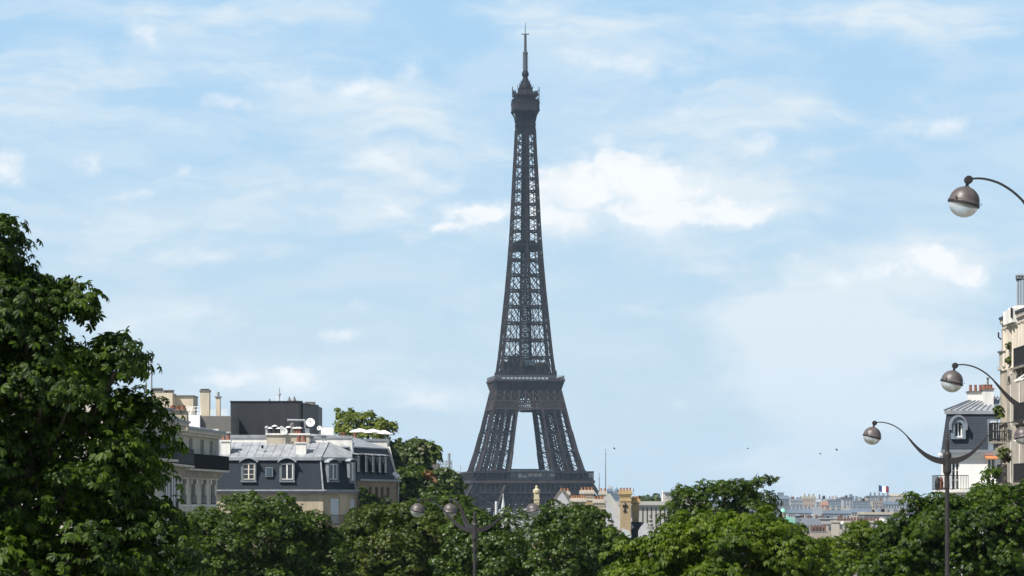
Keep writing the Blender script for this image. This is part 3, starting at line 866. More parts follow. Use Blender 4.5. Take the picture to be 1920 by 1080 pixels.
def dormer(parent, fr, px0, px1, py0, py1, arch=True, fm=None, gm=None, rows=3, front=-.05, lid=.45):
    u0, u1 = fr.u_of_px(px0), fr.u_of_px(px1); um = (u0 + u1) / 2
    z0, z1 = fr.z_of_py(py1, um), fr.z_of_py(py0, um)
    m = MB(); t = .16
    m.fbox(fr, u0 - t, u0, -1.4, front, z0 - .1, z1 + .12); m.fbox(fr, u1, u1 + t, -1.4, front, z0 - .1, z1 + .12)
    m.fbox(fr, u0 - t - .05, u1 + t + .05, -1.0, front + .1, z0 - .28, z0 - .1); m.fbox(fr, u0, u1, -1.4, front - .02, z1, z1 + .12)
    dm = m.build('dormer', mat('dormer_frame', (.16, .18, .20), .6, .12, 2.0), parent)
    m = MB(); n = 8; e = .34
    for i in range(n):
        ta, tb = -1 + 2 * i / n, -1 + 2 * (i + 1) / n
        ua, ub = um + ta * ((u1 - u0) / 2 + e), um + tb * ((u1 - u0) / 2 + e)
        za, zb = (z1 + .12 + lid * (1 - ta * ta), z1 + .12 + lid * (1 - tb * tb)) if arch else (z1 + .15, z1 + .15)
        m.hexa([fr.p(ua, front + .22, za), fr.p(ub, front + .22, zb), fr.p(ub, -1.6, zb + .12), fr.p(ua, -1.6, za + .12),
                fr.p(ua, front + .22, za + .1), fr.p(ub, front + .22, zb + .1), fr.p(ub, -1.6, zb + .25), fr.p(ua, -1.6, za + .25)])
    m.build('dormer_lid', mat('lid_zinc', (.30, .33, .36), .6, .15, 2.0), dm)
    m = MB()
    if arch:
        for i in range(n):
            ta, tb = -1 + 2 * i / n, -1 + 2 * (i + 1) / n
            ua, ub = um + ta * ((u1 - u0) / 2 + t), um + tb * ((u1 - u0) / 2 + t)
            za, zb = z1 + .12 + lid * (1 - ta * ta), z1 + .12 + lid * (1 - tb * tb)
            m.add([fr.p(ua, front - .06, z1 + .12), fr.p(ub, front - .06, z1 + .12), fr.p(ub, front - .06, zb), fr.p(ua, front - .06, za)], [(0, 1, 2, 3)])
        m.build('dormer_face', SLATE, dm)
    w = window(dm, fr, u0, u1, z0, z1, d=front - .1, fm=fm, gm=gm, rows=rows, fw=.07, name='dormer_window')
    return dm
CREAMFR = mat('cream_frame', (.72, .66, .56), .6, .06, 2)
dormer(roof, fa, 455, 477, 870, 899, fm=CREAMFR)
dormer(roof, fa, 527, 549, 870, 899, rows=1)
dormer(roof, fb, 618.5, 633, 870, 899, rows=1, front=.0, gm=GLASS_BLUE, lid=.3)
dormer(roof, fb, 658, 665, 868, 901, rows=1, front=.0, gm=GLASS_BLUE, lid=.2)
m = MB()
u0, u1 = fa.u_of_px(498.5), fa.u_of_px(510.5); z0, z1 = PZ(893, MY), PZ(877, MY)
m.fbox(fa, u0 - .05, u1 + .05, -.8, -.12, z0 - .06, z1 + .06)
sk = m.build('skylight', ZINC_DK, roof)
m = MB(); m.fbox(fa, u0 + .03, u1 - .03, -.12, -.10, z0, z1); m.build('pane', GLASS_BLUE, sk)
# balcony on the chamfer
ub = fb.u_of_px(608); zb = fb.z_of_py(985, 1.5)
m = MB(); m.fbox(fb, 0.1, fb.L, 0, .9, zb - .18, zb); m.build('balcony_slab', BEIGE, house)
railing(house, fb, .1, fb.L, .85, zb, zb + 1.05)
# white chimneys with orange pots on the zinc
def whitechim(x0, x1, ytop, ybot, y, npots, **kw):
    return chimney(house, PX(x0, y), PX(x1, y), y, y + .9, PZ(ybot, y) - .6, PZ(ytop, y), OFFWHITE, npots, cap=OFFWHITE, over=.1, **kw)
whitechim(414.5, 431.5, 825, 844, 306.4, 2, cap_h=.16, pot_h=.6, pot_r=.2, cowl=True)
whitechim(555, 574, 829, 844, 306.4, 2, cap_h=.12, pot_h=.62, pot_r=.24)
m = MB(); m.lathe((PX(492, 307), 307, PZ(839, 307) - .1), [(.12, 0), (.12, .25), (.2, .25), (0, .36)], 8); m.build('roof_vent', BLACKIRON, top)
# white party walls behind the zinc
m = MB(); y = 310.0
m.box(PX(398, y), PX(547, y), y, y + 1, ZE, PZ(821, y)); pw = m.build('party_wall', OFFWHITE, house)
m = MB(); m.box(PX(397, y), PX(548, y), y - .12, y + 1.1, PZ(821, y), PZ(815.5, y)); m.build('wall_capping', ZINC, pw)
m = MB()
ya = 310.0
def xz(px, py): return (PX(px, ya), PZ(py, ya))
pts = [xz(582, 822), xz(582, 840), xz(662, 862), xz(660, 822)]
m.add([(x, ya, z) for x, z in pts] + [(x, ya + .9, z) for x, z in pts], [(0, 1, 2, 3), (7, 6, 5, 4), (0, 4, 5, 1), (1, 5, 6, 2), (2, 6, 7, 3), (3, 7, 4, 0)])
pw = m.build('party_wall', OFFWHITE, house)
m = MB(); m.box(PX(580, ya), PX(661, ya), ya - .1, ya + 1, PZ(822, ya), PZ(817, ya)); m.build('wall_capping', ZINC, pw)
m = MB(); m.bar((PX(660.5, ya), ya - .05, PZ(822, ya)), (PX(663, ya), ya - .05, PZ(862, ya)), .12, .16); m.build('verge', ZINC_DK, pw)
# the long chimney bank with cowls behind
y = 309.3
m = MB(); m.box(PX(500, y), PX(580, y), y, y + 1, ZT + .5, PZ(815.5, y))
bank = m.build('chimney_stack', mat('bank_stone', (.42, .37, .29), .9, .15, 1.0, streak=True), house)
m = MB(); m.box(PX(498, y), PX(582, y), y - .15, y + 1.15, PZ(815.5, y), PZ(812.5, y)); m.build('stack_cap', OFFWHITE, bank)
zc = PZ(812.5, y)
for i, (px, h, kind) in enumerate([(500, .55, 0), (506, .4, 1), (514.5, .62, 1), (521.5, .38, 1), (528, .55, 0), (540.5, .5, 1), (547.5, 1.0, 2), (551, .42, 3), (556, .42, 3), (561, .42, 3), (576, .4, 4)]):
    x = PX(px, y)
    p = MB()
    if kind == 0: p.lathe((x, y + .4, zc), [(.17, 0), (.15, h), (.26, h), (.2, h + .16), (0, h + .24)], 8); mm = ZINC
    elif kind == 1: p.lathe((x, y + .4, zc), [(.2, 0), (.17, h), (.17, h + .02), (.3, h + .06), (0, h + .22)], 8); mm = BLACKIRON
    elif kind == 2: p.lathe((x, y + .4, zc), [(.24, 0), (.24, h), (.1, h + .1), (.1, h + .35)], 8); mm = GREYWALL
    elif kind == 3: p.lathe((x, y + .4, zc), [(.19, 0), (.15, h), (.18, h)], 8); mm = TERRA
    else: p.box(x - .2, x + .2, y + .2, y + .6, zc, zc + .5); mm = ZINC_DK
    c = p.build('chimney_pot', mm, bank)
    if kind in (1, 3):
        p = MB(); p.lathe((x, y + .4, zc + h + .08), [(.32, 0), (.3, .05), (0, .18)], 8); p.build('cowl', WHITE, bank)
m = MB(); x = PX(572, y)
m.tube([(PX(538, y), y + .3, PZ(787.5, y)), (PX(571, y), y + .3, PZ(788, y)), (x, y + .3, PZ(789.5, y)), (x, y + .3, zc)], .11, 8)
m.bar((PX(547.5, y), y + .35, PZ(789, y)), (PX(547.5, y), y + .35, PZ(797, y)), .08); m.build('flue_pipe', ZINC, bank)
def dish(px, py, r, Y, label, tilt=.25, az=.35):
    t = thing('satellite_dish', (PX(px, Y), Y, PZ(py, Y) - r - .5), label, 'satellite dish', 'white satellite dishes on the rooftops')
    M = Matrix.Rotation(az, 3, 'Z') @ Matrix.Rotation(math.radians(90) - tilt, 3, 'X')
    m = MB(); m.lathe((PX(px, Y), Y, PZ(py, Y)), [(.01, -.12 * r), (r * .5, -.06 * r), (r * .85, .08 * r), (r, .18 * r), (r, .22 * r), (r * .85, .13 * r), (r * .5, 0), (.01, -.06 * r)], 20, M)
    m.build('reflector', WHITE, t, smooth=True)
    m = MB(); m.bar((PX(px, Y), Y + .1, PZ(py, Y) - r - .5), (PX(px, Y), Y + .1, PZ(py, Y)), .07); m.build('dish_post', ZINC_DK, t)
    c = Vector((PX(px, Y), Y, PZ(py, Y)))
    tip = c + M @ Vector((0, 0, r * 1.0)); bot = c + M @ Vector((0, -r, .1))
    m = MB(); m.bar(bot, tip, .04); m.lathe(tuple(tip), [(.01, -.06), (.06, -.05), (.06, .05), (.01, .06)], 8); m.build('feed_arm', GREYWALL, t)
dish(532, 809, .38, 309.0, 'small round white dish in front of the chimney bank beside the cowls')
dish(582, 792.6, .46, 309.6, 'largest white dish, right of the bent flue pipe and before the black block', az=.1)
dish(599, 803, .24, 309.6, 'tiny white dish on the far right, next to the roof terrace', az=-.3)

# ------------------------------------------------ slate-roofed house along the avenue, five dormers
n0 = (PX(669, 309.4), 309.4); n1 = (PX(745, 322), 322)
fn = Fr(n0, n1)
gz = ground_z(315)
sh = thing('avenue_house', (n0[0], n0[1], gz), 'brown brick house in shade with five narrow dormers in a steep slate roof', 'house')
ZE2 = fn.z_of_py(898, 1); ZT2 = fn.z_of_py(839, 1)
pl = [n0, n1, (n1[0] - 9, n1[1] + 2), (n0[0] - 9, n0[1] + 2.5)]
pi_ = offset_poly(pl, [1.0, .2, .2, .2])
ops = []
for px in (678, 694, 706, 716.5, 727.5):
    u = fn.u_of_px(px); ops.append((u - .45, u + .45, ZE2 - 2.5, ZE2 - .8))
m = MB(); m.wall(fn, 0, fn.L, gz - 1, ZE2 - .2, ops)
m.wall(Fr(n1, pl[2]), 0, 9.2, gz - 1, ZE2); m.wall(Fr(pl[2], pl[3]), 0, Fr(pl[2], pl[3]).L, gz - 1, ZE2); m.wall(Fr(pl[3], n0), 0, 9.3, gz - 1, ZE2)
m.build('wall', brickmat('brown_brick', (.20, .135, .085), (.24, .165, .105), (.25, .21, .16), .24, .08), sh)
for o in ops: window(sh, fn, *o, rows=2, fm=mat('brown_frame', (.12, .07, .05), .6, .1, 2.0))
m = MB(); m.fbox(fn, 0, fn.L + .15, 0, .4, ZE2 - .2, ZE2); m.build('cornice', ZINC_DK, sh)
m = MB(); m.prism(pl, ZE2, ZT2, pi_); rf = m.build('mansard_roof', SLATE, sh)
for px in (673.5, 688, 701, 713.5, 724.5):
    u = fn.u_of_px(px)
    z0, z1 = ZE2 + .75, ZE2 + 2.35
    m = MB(); w = .42
    m.fbox(fn, u - w - .12, u - w, -1.3, -.05, z0 - .1, z1 + .1); m.fbox(fn, u + w, u + w + .12, -1.3, -.05, z0 - .1, z1 + .1); m.fbox(fn, u - w - .15, u + w + .15, -1.3, .0, z0 - .25, z0 - .1)
    dm = m.build('dormer', SLATE, rf)
    m = MB(); m.hexa([fn.p(u - w - .25, .15, z1 + .1), fn.p(u + w + .25, .15, z1 + .1), fn.p(u + w + .25, -1.5, z1 + .35), fn.p(u - w - .25, -1.5, z1 + .35),
                      fn.p(u - w - .25, .15, z1 + .2), fn.p(u + w + .25, .15, z1 + .2), fn.p(u + w + .25, -1.5, z1 + .45), fn.p(u - w - .25, -1.5, z1 + .45)])
    m.build('dormer_lid', ZINC, dm)
    window(dm, fn, u - w, u + w, z0, z1, d=-.15, rows=2, gm=GLASS_BLUE, name='dormer_window')
m = MB(); pt = offset_poly(pi_, -.1); m.prism(pt, ZT2, ZT2 + .12); zr = ZT2 + 1.4
m.prism(pt, ZT2 + .12, zr, offset_poly(pt, [4, .3, 1, .3])); m.build('zinc_roof', ZINC, sh)
y = 323.6
m = MB(); m.box(PX(662, y), PX(726, y), y, y + .8, ZE2, PZ(827, y)); pw = m.build('party_wall', OFFWHITE, sh)
m = MB(); m.box(PX(661, y), PX(727, y), y - .1, y + .9, PZ(827, y), PZ(823, y)); m.build('wall_capping', ZINC_DK, pw)
m = MB(); m.bar(fn.p(fn.L + .12, -.1, ZE2), fn.p(fn.L + .12, -1.0, ZT2 + .3), .25, .5); m.build('verge', OFFWHITE, rf)
m = MB(); m.tube([fn.p(fn.L - .1, .12, gz), fn.p(fn.L - .1, .12, ZE2 - .2)], .09, 8); m.build('drainpipe', ZINC, sh)
for px in (641, 645, 666):
    yy = 324.0; p = MB(); p.lathe((PX(px, yy), yy, PZ(822, yy) - .1), [(.2, 0), (.17, .6), (.22, .62), (.22, .72)], 8); p.build('chimney_pot', TERRA, sh)
for px, py in ((741, 889), (746, 893)):
    p = MB(); yy = 320; M = Matrix.Rotation(1.2, 3, 'X'); p.lathe((PX(px, yy), yy - .4, PZ(py, yy)), [(.01, 0), (.22, .06), (.25, .1), (.01, .03)], 10, M)
    p.bar((PX(px, yy), yy - .3, PZ(py, yy)), (PX(px, yy), yy - .3, PZ(900, yy)), .05); p.build('flood_lamp', WHITE, sh)

# ------------------------------------------------ black clad block behind
KY = 336.0
bk = thing('dark_block', (PX(513, KY), KY, ground_z(KY)), 'windowless charcoal clad block standing behind the slate mansard roof', 'building')
k0, k1, k2 = (PX(432, KY), KY), (PX(566.5, KY), KY), (PX(597, KY + 7), KY + 7)
zt = PZ(754, KY)
m = MB(); m.prism([k0, k1, (k1[0], KY + 14), (k0[0], KY + 14)], ground_z(KY), zt); m.build('wall', CHARCOAL, bk)
m = MB(); m.prism([(k1[0] + .06, k1[1] + .3), k2, (k2[0], KY + 14), (k1[0] + .06, KY + 14)], ground_z(KY), PZ(757.5, KY)); m.build('side_wing', CHARCOAL, bk)
m = MB(); fk = Fr(k0, k1)
m.fbox(fk, -.05, fk.L + .05, -.3, .06, zt - .02, zt + .14)
fk2 = Fr((k1[0] + .06, k1[1] + .3), k2); m.fbox(fk2, 0, fk2.L, -.3, .05, PZ(757.5, KY), PZ(757.5, KY) + .12)
m.build('parapet_trim', BLACKIRON, bk)
m = MB()
for i in range(1, 9):
    u = fk.L * i / 9; m.fbox(fk, u - .012, u + .012, 0, .012, 0, zt - .05)
m.build('panel_joint', CHARCOAL, bk)
m = MB(); m.fbox(fk, fk.L - .28, fk.L - .12, .02, .12, 0, zt - .1); m.build('drainpipe', BLACKIRON, bk)
for px, w, h in ((502.5, .3, .3), (540, .5, .42), (549.5, .5, .45), (556, .2, .2)):
    p = MB(); p.lathe((PX(px, KY), KY + 2, zt), [(w * .5, 0), (w * .45, h * .6), (w * .25, h), (w * .1, h * 1.6)], 8); p.build('roof_vent', GREYWALL, bk)
p = MB(); p.box(PX(568, KY), PX(586, KY), KY + 3, KY + 5, PZ(757, KY), PZ(751.5, KY)); p.build('roof_plant', GREYWALL, bk)
an = thing('mobile_mast', (PX(522, KY), KY + 1.5, zt), 'slim white antenna mast on top of the charcoal block', 'antenna')
m = MB(); x = PX(522, KY); m.tube([(x, KY + 1.5, zt), (x, KY + 1.5, PZ(740, KY))], .06, 6); m.lathe((x, KY + 1.5, PZ(741, KY)), [(.14, 0), (.16, .2), (.06, .3), (.04, .9)], 8)
m.build('pole', ZINC, an)
for dx in (-.3, .3):
    m = MB(); m.bar((x, KY + 1.5, zt + .35), (x + dx, KY + 1.5, zt + .35), .04); m.bar((x + dx, KY + 1.5, zt + .2), (x + dx, KY + 1.5, zt + .75), .07); m.build('aerial', WHITE, an)

# ------------------------------------------------ beige balcony building down the left side of the avenue
gz = ground_z(195)
bb = thing('balcony_building', (-22, 195, gz), 'weathered beige stone apartment building with black balconies and carved frieze', 'apartment building')
ZC = 14.5; RT = 12.75; SL = 11.7
A1 = Fr((-21.3, 160), (-20.07, 174.5)); A2 = Fr((-22.05, 183), (-21.85, 200.5)); B1 = Fr((-23.5, 214), (-22.1, 228))
links = [Fr((-20.07, 174.5), (-22.1, 175.5)), Fr((-22.1, 175.5), (-22.05, 183)), Fr((-21.85, 200.5), (-23.6, 202)), Fr((-23.6, 202), (-23.5, 214)), Fr((-22.1, 228), (-33, 231))]
# attic windows and French windows of the floor below, per facet
def row(fr, us, w, z0, z1): return [(u - w / 2, u + w / 2, z0, z1) for u in us]
att = {A1: row(A1, [2, 4.5, 7, 9.5, 12], 1.1, SL + .1, 13.9), A2: row(A2, [3.5, 6.2, 9, 12, 15], 1.15, SL + .1, 13.9), B1: row(B1, [1.3, 4.6, 8.6, 12.0], 1.25, SL + .1, 13.9)}
low = {A1: row(A1, [2, 4.5, 7, 9.5, 12], 1.1, 8.4, 10.9), A2: row(A2, [3.5, 6.2, 9, 12, 15], 1.15, 8.4, 10.9), B1: row(B1, [1.7, 5.2, 8.8, 12.3], 1.5, 9.2, 10.95)}
low2 = {fr: row(fr, [(o[0] + o[1]) / 2 for o in low[fr]], 1.1, 5.0, 7.3) for fr in low}
m = MB()
for fr in (A1, A2, B1): m.wall(fr, 0, fr.L, gz - 2, ZC, att[fr] + low[fr] + low2[fr], depth=.3)
for fr in links + [Fr((-31, 160), (-21.3, 160)), Fr((-33, 231), (-31, 160))]: m.wall(fr, 0, fr.L, gz - 2, ZC)
m.build('wall', BEIGE_DULL, bb)
for fr in (A1, A2, B1):
    for o in att[fr]:
        window(bb, fr, *o, d=-.22, rows=2, fm=mat('grey_frame', (.5, .52, .53), .6, .08, 2), gm=GLASS)
    for o in low[fr] + low2[fr]:
        window(bb, fr, *o, d=-.24, rows=2, gm=GLASS, fm=MATS['brown_frame'])
for fr in (A1, A2, B1):
    m = MB()
    m.fbox(fr, -.2, fr.L + .2, 0, .35, ZC - .45, ZC - .25); m.fbox(fr, -.3, fr.L + .3, 0, .55, ZC - .25, ZC - .02)
    m.build('cornice', BEIGE_DULL, bb)
    m = MB(); m.fbox(fr, -.35, fr.L + .35, .3, .66, ZC - .02, ZC + .12)
    m.build('gutter', ZINC_DK, bb)
for fr in (A1, A2, B1):                              # carved frieze: scrolls between brackets
    m = MB()
    m.fbox(fr, -.1, fr.L + .1, 0, .10, 10.98, 11.1); m.fbox(fr, -.1, fr.L + .1, 0, .18, 11.5, 11.56)
    n = int(fr.L / .52)
    for i in range(n):
        u = fr.L * (i + .5) / n
        m.fbox(fr, u - .07, u + .07, 0, .42, 11.12, 11.5)
        for j in range(7):
            a = -.9 + j * .3
            m.fbox(fr, u + .16 + j * .03, u + .2 + j * .03, 0, .12, 11.26 + .1 * math.sin(a * 3), 11.34 + .1 * math.sin(a * 3))
    m.build('frieze', BEIGE_DULL, bb)
    m = MB(); m.fbox(fr, -.15, fr.L + .15, 0, .95, SL - .14, SL)
    m.build('balcony_slab', BEIGE_DULL, bb)
PANEL = mat('slate_blue_panel', (.035, .04, .05), .8, .1, 2.0, spec=.15)
DARKRAIL = mat('dark_rail', (.010, .011, .014), .9, .1, 2.0, spec=.08)
for fr, mm in ((A1, PANEL), (A2, PANEL), (B1, DARKRAIL)):
    railing(bb, fr, -.1, fr.L + .1, .9, SL, RT, mm, ret=.9, solid=True, name='balcony_railing')
for o in low[B1]:                                     # window guards and pale stone surrounds
    railing(bb, B1, o[0] - .05, o[1] + .05, .12, o[2], o[2] + .62, BLACKIRON, solid=True, name='window_guard')
for fr in (A1, A2):
    for o in low[fr]: railing(bb, fr, o[0] - .05, o[1] + .05, .12, o[2] + .1, o[2] + .95, BLACKIRON, name='window_guard')
for o in low[B1]:
    m = MB()
    m.fbox(B1, o[0] - .22, o[0] - .04, 0, .07, o[2], o[3] + .02); m.fbox(B1, o[1] + .04, o[1] + .22, 0, .07, o[2], o[3] + .02)
    m.fbox(B1, o[0] - .34, o[0] - .04, 0, .16, o[3] - .32, o[3]); m.fbox(B1, o[1] + .04, o[1] + .34, 0, .16, o[3] - .32, o[3])
    m.build('window_surround', OFFWHITE, bb)
m = MB(); m.fbox(B1, 0, B1.L, 0, .12, 9.02, 9.14); m.build('string_course', OFFWHITE, bb)
m = MB(); m.fbox(B1, .3, B1.L - .3, 0, .2, 8.2, 8.32); m.build('string_course', OFFWHITE, bb)
for fr in (A2,):
    for o in low[fr]:
        for a, b in ((o[0] - .6, o[0] - .06), (o[1] + .06, o[1] + .6)):
            q_ = MB(); q_.fbox(fr, a, b, .02, .07, o[2], o[3]); q_.build('shutter', SHUT, bb)
m = MB()                                              # roof: low zinc slope behind the cornice
m.prism([(-21.3, 160), (-20.1, 174.5), (-22, 175.5), (-21.9, 200.5), (-31, 201), (-31, 160)], ZC + .06, [ZC + .35] * 4 + [ZC + 1.6] * 2)
m.prism([(-23.6, 202), (-23.5, 214), (-22.1, 228), (-33, 231), (-33, 202)], ZC + .06, [ZC + .25, ZC + .25, ZC + .25, ZC + 1.9, ZC + 1.9])
m.build('zinc_roof', ZINC, bb)
m = MB(); m.box(-22.35, -21.9, 227.2, 228.1, 12, ZC + .3); m.build('corner_pier', OFFWHITE, bb)
# chimney stack straddling the roof, with stubby pots
y = 212.0
m = MB(); m.prism([(PX(318, y), y), (PX(352, y), y), (PX(352, y), y + 1.2), (PX(318, y), y + 1.2)], 14.3, PZ(770, y), [(PX(322, y), y), (PX(349, y), y), (PX(349, y), y + 1.2), (PX(322, y), y + 1.2)])
c = m.build('chimney', mat('stack_stone', (.40, .345, .265), .9, .15, 1, streak=True), bb)
m = MB(); m.box(PX(314, y), PX(347, y), y - .15, y + 1.3, PZ(770, y), PZ(768, y)); m.build('chimney_cap', GREYWALL, c)
for px in (322, 333.5, 341.5):
    p = MB(); p.lathe((PX(px, y), y + .5, PZ(768, y)), [(.2, 0), (.18, .28), (.2, .3)], 8); p.build('chimney_pot', TERRA, c)
y = 208.0
m = MB(); m.prism([(PX(296, y), y), (PX(322, y), y), (PX(322, y), y + 1.2), (PX(296, y), y + 1.2)], 14.3, PZ(766, y), [(PX(310, y), y), (PX(322, y), y), (PX(322, y), y + 1.2), (PX(310, y), y + 1.2)]); m.build('chimney', MATS['stack_stone'], bb)

# ------------------------------------------------ penthouses and chimneys behind it
RY = 326.0
rb = thing('terrace_building', (PX(360, RY), RY, ground_z(RY)), 'grey building with white roof terrace, rails and tall beige chimneys', 'building')
m = MB(); m.box(PX(376, RY), PX(433, RY), RY, RY + 12, ground_z(RY), PZ(780, RY)); m.build('wall', GREYWALL, rb)
m = MB(); m.box(PX(352, RY), PX(376, RY) - .02, RY - .5, RY + 10, ground_z(RY), PZ(778, RY)); m.build('white_bay', WHITE, rb)
y = 332.0
m = MB(); m.box(PX(322, y), PX(362, y), y, y + 5, 2, PZ(743, y)); st = m.build('stair_house', mat('pale_render', (.50, .44, .34), .9, .12, .8, streak=True), rb)
m = MB(); m.box(PX(320, y), PX(363, y), y - .15, y + 5.1, PZ(743, y), PZ(741, y)); m.build('roof_slab', GREYWALL, st)
m = MB(); m.box(PX(287, y), PX(327, y), y - 2, y + 2, 2, PZ(738, y)); st = m.build('stair_house', MATS['pale_render'], rb)
for a, b, c_ in ((287, 306, 728.5), (309, 315, 732), (317, 327, 732)):
    p = MB(); p.box(PX(a, y), PX(b, y), y - 1.6, y - .6, PZ(738, y), PZ(c_ + 2, y)); p.box(PX(a, y) - .06, PX(b, y) + .06, y - 1.7, y - .5, PZ(c_ + 2, y), PZ(c_, y)); p.build('roof_vent', GREYWALL, st)
chimney(rb, PX(375, RY+1), PX(392.5, RY+1), RY+1, RY+2.2, 10, PZ(731, RY+1), MATS['pale_render'], 0, cap=GREYWALL, cap_h=.2, over=.06)
p = MB(); p.box(PX(376, RY+1), PX(391, RY+1), RY+1.1, RY+2.1, PZ(731, RY+1), PZ(729, RY+1)); p.build('chimney_grille', BLACKIRON, rb)
c = chimney(rb, PX(404.5, RY+1), PX(412.5, RY+1), RY+1, RY+1.9, 10, PZ(743, RY+1), MATS['pale_render'], 0, cap=GREYWALL, cap_h=.12, over=.1)
p = MB(); p.lathe((PX(408.5, RY+1), RY+1.4, PZ(743, RY+1)), [(.13, 0), (.13, .2), (.15, .2), (.15, .48)], 8); p.build('cowl', ZINC, c)
m = MB()
for z in (763, 769, 775):
    m.bar((PX(345, RY), RY, PZ(z, RY)), (PX(375, RY), RY, PZ(z - .5, RY)), .06)
for i in range(6):
    x = PX(346 + 6 * i, RY); m.bar((x, RY, PZ(778, RY)), (x, RY, PZ(762.5, RY)), .05)
m.build('terrace_railing', WHITE, rb)
m = MB()
m.bar((PX(347, RY), RY - .3, PZ(776, RY)), (PX(358, RY), RY - .3, PZ(764, RY)), .09); m.bar((PX(356, RY), RY - .3, PZ(778, RY)), (PX(362, RY), RY - .3, PZ(762, RY)), .09)
m.build('roof_ladder', WHITE, rb)
for a, b in ((393, 403), (413, 424)):
    m = MB()
    for z in (768, 773): m.bar((PX(a, RY), RY + 1, PZ(z, RY)), (PX(b, RY), RY + 1, PZ(z, RY)), .05)
    for i in range(4): m.bar((PX(a + (b - a) * i / 3, RY), RY + 1, PZ(780, RY)), (PX(a + (b - a) * i / 3, RY), RY + 1, PZ(767, RY)), .05)
    m.build('terrace_railing', WHITE, rb)
m = MB()
m.bar((PX(413, RY), RY + .6, PZ(780, RY)), (PX(422, RY), RY + .6, PZ(768, RY)), .06); m.bar((PX(424, RY), RY + .6, PZ(781, RY)), (PX(418, RY), RY + .6, PZ(768, RY)), .06)
m.build('roof_ladder', WHITE, rb)
for px, top_, lab in ((274, 708, 'shorter thin roof mast half hidden by the chestnut leaves'), (284.5, 680, 'taller thin roof mast rising beside the chestnut tree')):
    t_ = thing('roof_mast', (PX(px, 240), 240, PZ(745, 240)), lab, 'antenna', 'thin masts on the left roofs')
    m = MB(); m.tube([(PX(px, 240), 240, PZ(745, 240)), (PX(px, 240), 240, PZ(top_ + 14, 240)), (PX(px, 240), 240, PZ(top_, 240))], [.06, .05, .025], 6); m.build('pole', GREYWALL, t_)
    m = MB(); m.box(PX(px, 240) - .07, PX(px, 240) + .07, 239.9, 240.1, PZ(top_ + 16, 240), PZ(top_ + 13, 240)); m.build('clamp', GREYWALL, t_)

# ================================================================== HOUSES IN THE MIDDLE AND ON THE RIGHT
# ------------------------------------------------ brick house with tall chimneys and white gables
CY = 350.0
gz = ground_z(CY)
ch_ = thing('chimney_house', (PX(1110, CY), CY, gz), 'yellow brick house with many tall chimneys, white gables and slate roof', 'house')
ez = PZ(985, CY)
m = MB(); m.box(PX(1000, CY + 3), PX(1190, CY + 3), CY + 3, CY + 12, gz, ez); m.build('wall', BRICK, ch_)
CAPS = mat('cap_stone', (.48, .445, .38), .85, .12, 2.0); CAPY = mat('cap_ochre', (.42, .31, .16), .85, .14, 2.0)
POTY = mat('pot_orange', (.30, .15, .075), .85, .35, 9.0)
def bigchim(x0, x1, ytop, ybot, y, pots, cap=CAPS, d=1.6, pot=POTY, potpx=4.5):
    s = y / F; X0, X1 = PX(x0, y), PX(x1, y); zt = PZ(ytop, y)
    b = MB(); b.box(X0 + .1, X1 - .1, y, y + d, PZ(ybot, y) - 1, zt - 1.15)
    c = b.build('chimney', BRICK, ch_)
    b = MB(); b.box(X0 + .02, X1 - .02, y - .06, y + d + .06, zt - 1.22, zt - 1.0); b.box(X0 + .06, X1 - .06, y - .03, y + d + .03, zt - .78, zt - .6)
    b.box(X0 - .1, X1 + .1, y - .15, y + d + .15, zt - .42, zt - .14); b.box(X0 - .02, X1 + .02, y - .08, y + d + .08, zt - .14, zt); b.box(X0 - .02, X1 + .02, y - .1, y + d + .1, zt - .55, zt - .42)
    b.build('chimney_cap', cap, c)
    b = MB(); b.box(X0 + .1, X1 - .1, y, y + d, zt - 1.0, zt - .6); b.box(X0 + .12, X1 - .12, y + .02, y + d - .02, zt - .6, zt - .5)
    n = max(3, int((X1 - X0) / .28))
    for i in range(n):
        x = X0 + .12 + (X1 - X0 - .24) * (i + .5) / n; b.box(x - .05, x + .05, y - .1, y, zt - .6, zt - .43)
    b.build('chimney_band', BRICK if cap is CAPS else CAPY, c)
    for i in range(pots):
        x = X0 + (X1 - X0) * (i + .5) / pots
        p = MB(); p.lathe((x, y + d * .5, zt), [(.15, 0), (.13, .08), (.1, potpx * s * .9), (.13, potpx * s * .92), (.13, potpx * s + .06)], 8); p.build('chimney_pot', pot, c)
    return c
bigchim(1049.5, 1068, 921, 960, CY + 3, 3)
bigchim(1070, 1098, 934, 985, CY - 1, 6, d=1.2)
bigchim(1088, 1113.5, 919, 1000, CY + 2, 4)
bigchim(1113, 1136, 936, 1000, CY - 1, 4, d=1.2)
bigchim(1124, 1137.5, 921, 960, CY + 5, 2, d=1.2)
c7 = bigchim(1161.5, 1184.5, 920, 990, CY - 2, 4, cap=CAPY)
bigchim(1184.5, 1199.5, 936, 986, CY - .5, 3, cap=CAPY, d=1.4)
m = MB(); y = CY - 2.06; X = PX(1172, y)                      # iron wall anchor
for a, b in (((1172, 942), (1172, 960)), ((1168, 947), (1176, 951)), ((1176, 947), (1168, 951)), ((1168, 947), (1168, 950)), ((1176, 947), (1176, 950)), ((1172, 955), (1169, 960)), ((1172, 955), (1175, 960))):
    m.bar((PX(a[0], y), y, PZ(a[1], y)), (PX(b[0], y), y, PZ(b[1], y)), .09)
m.build('wall_anchor', BLACKIRON, c7)
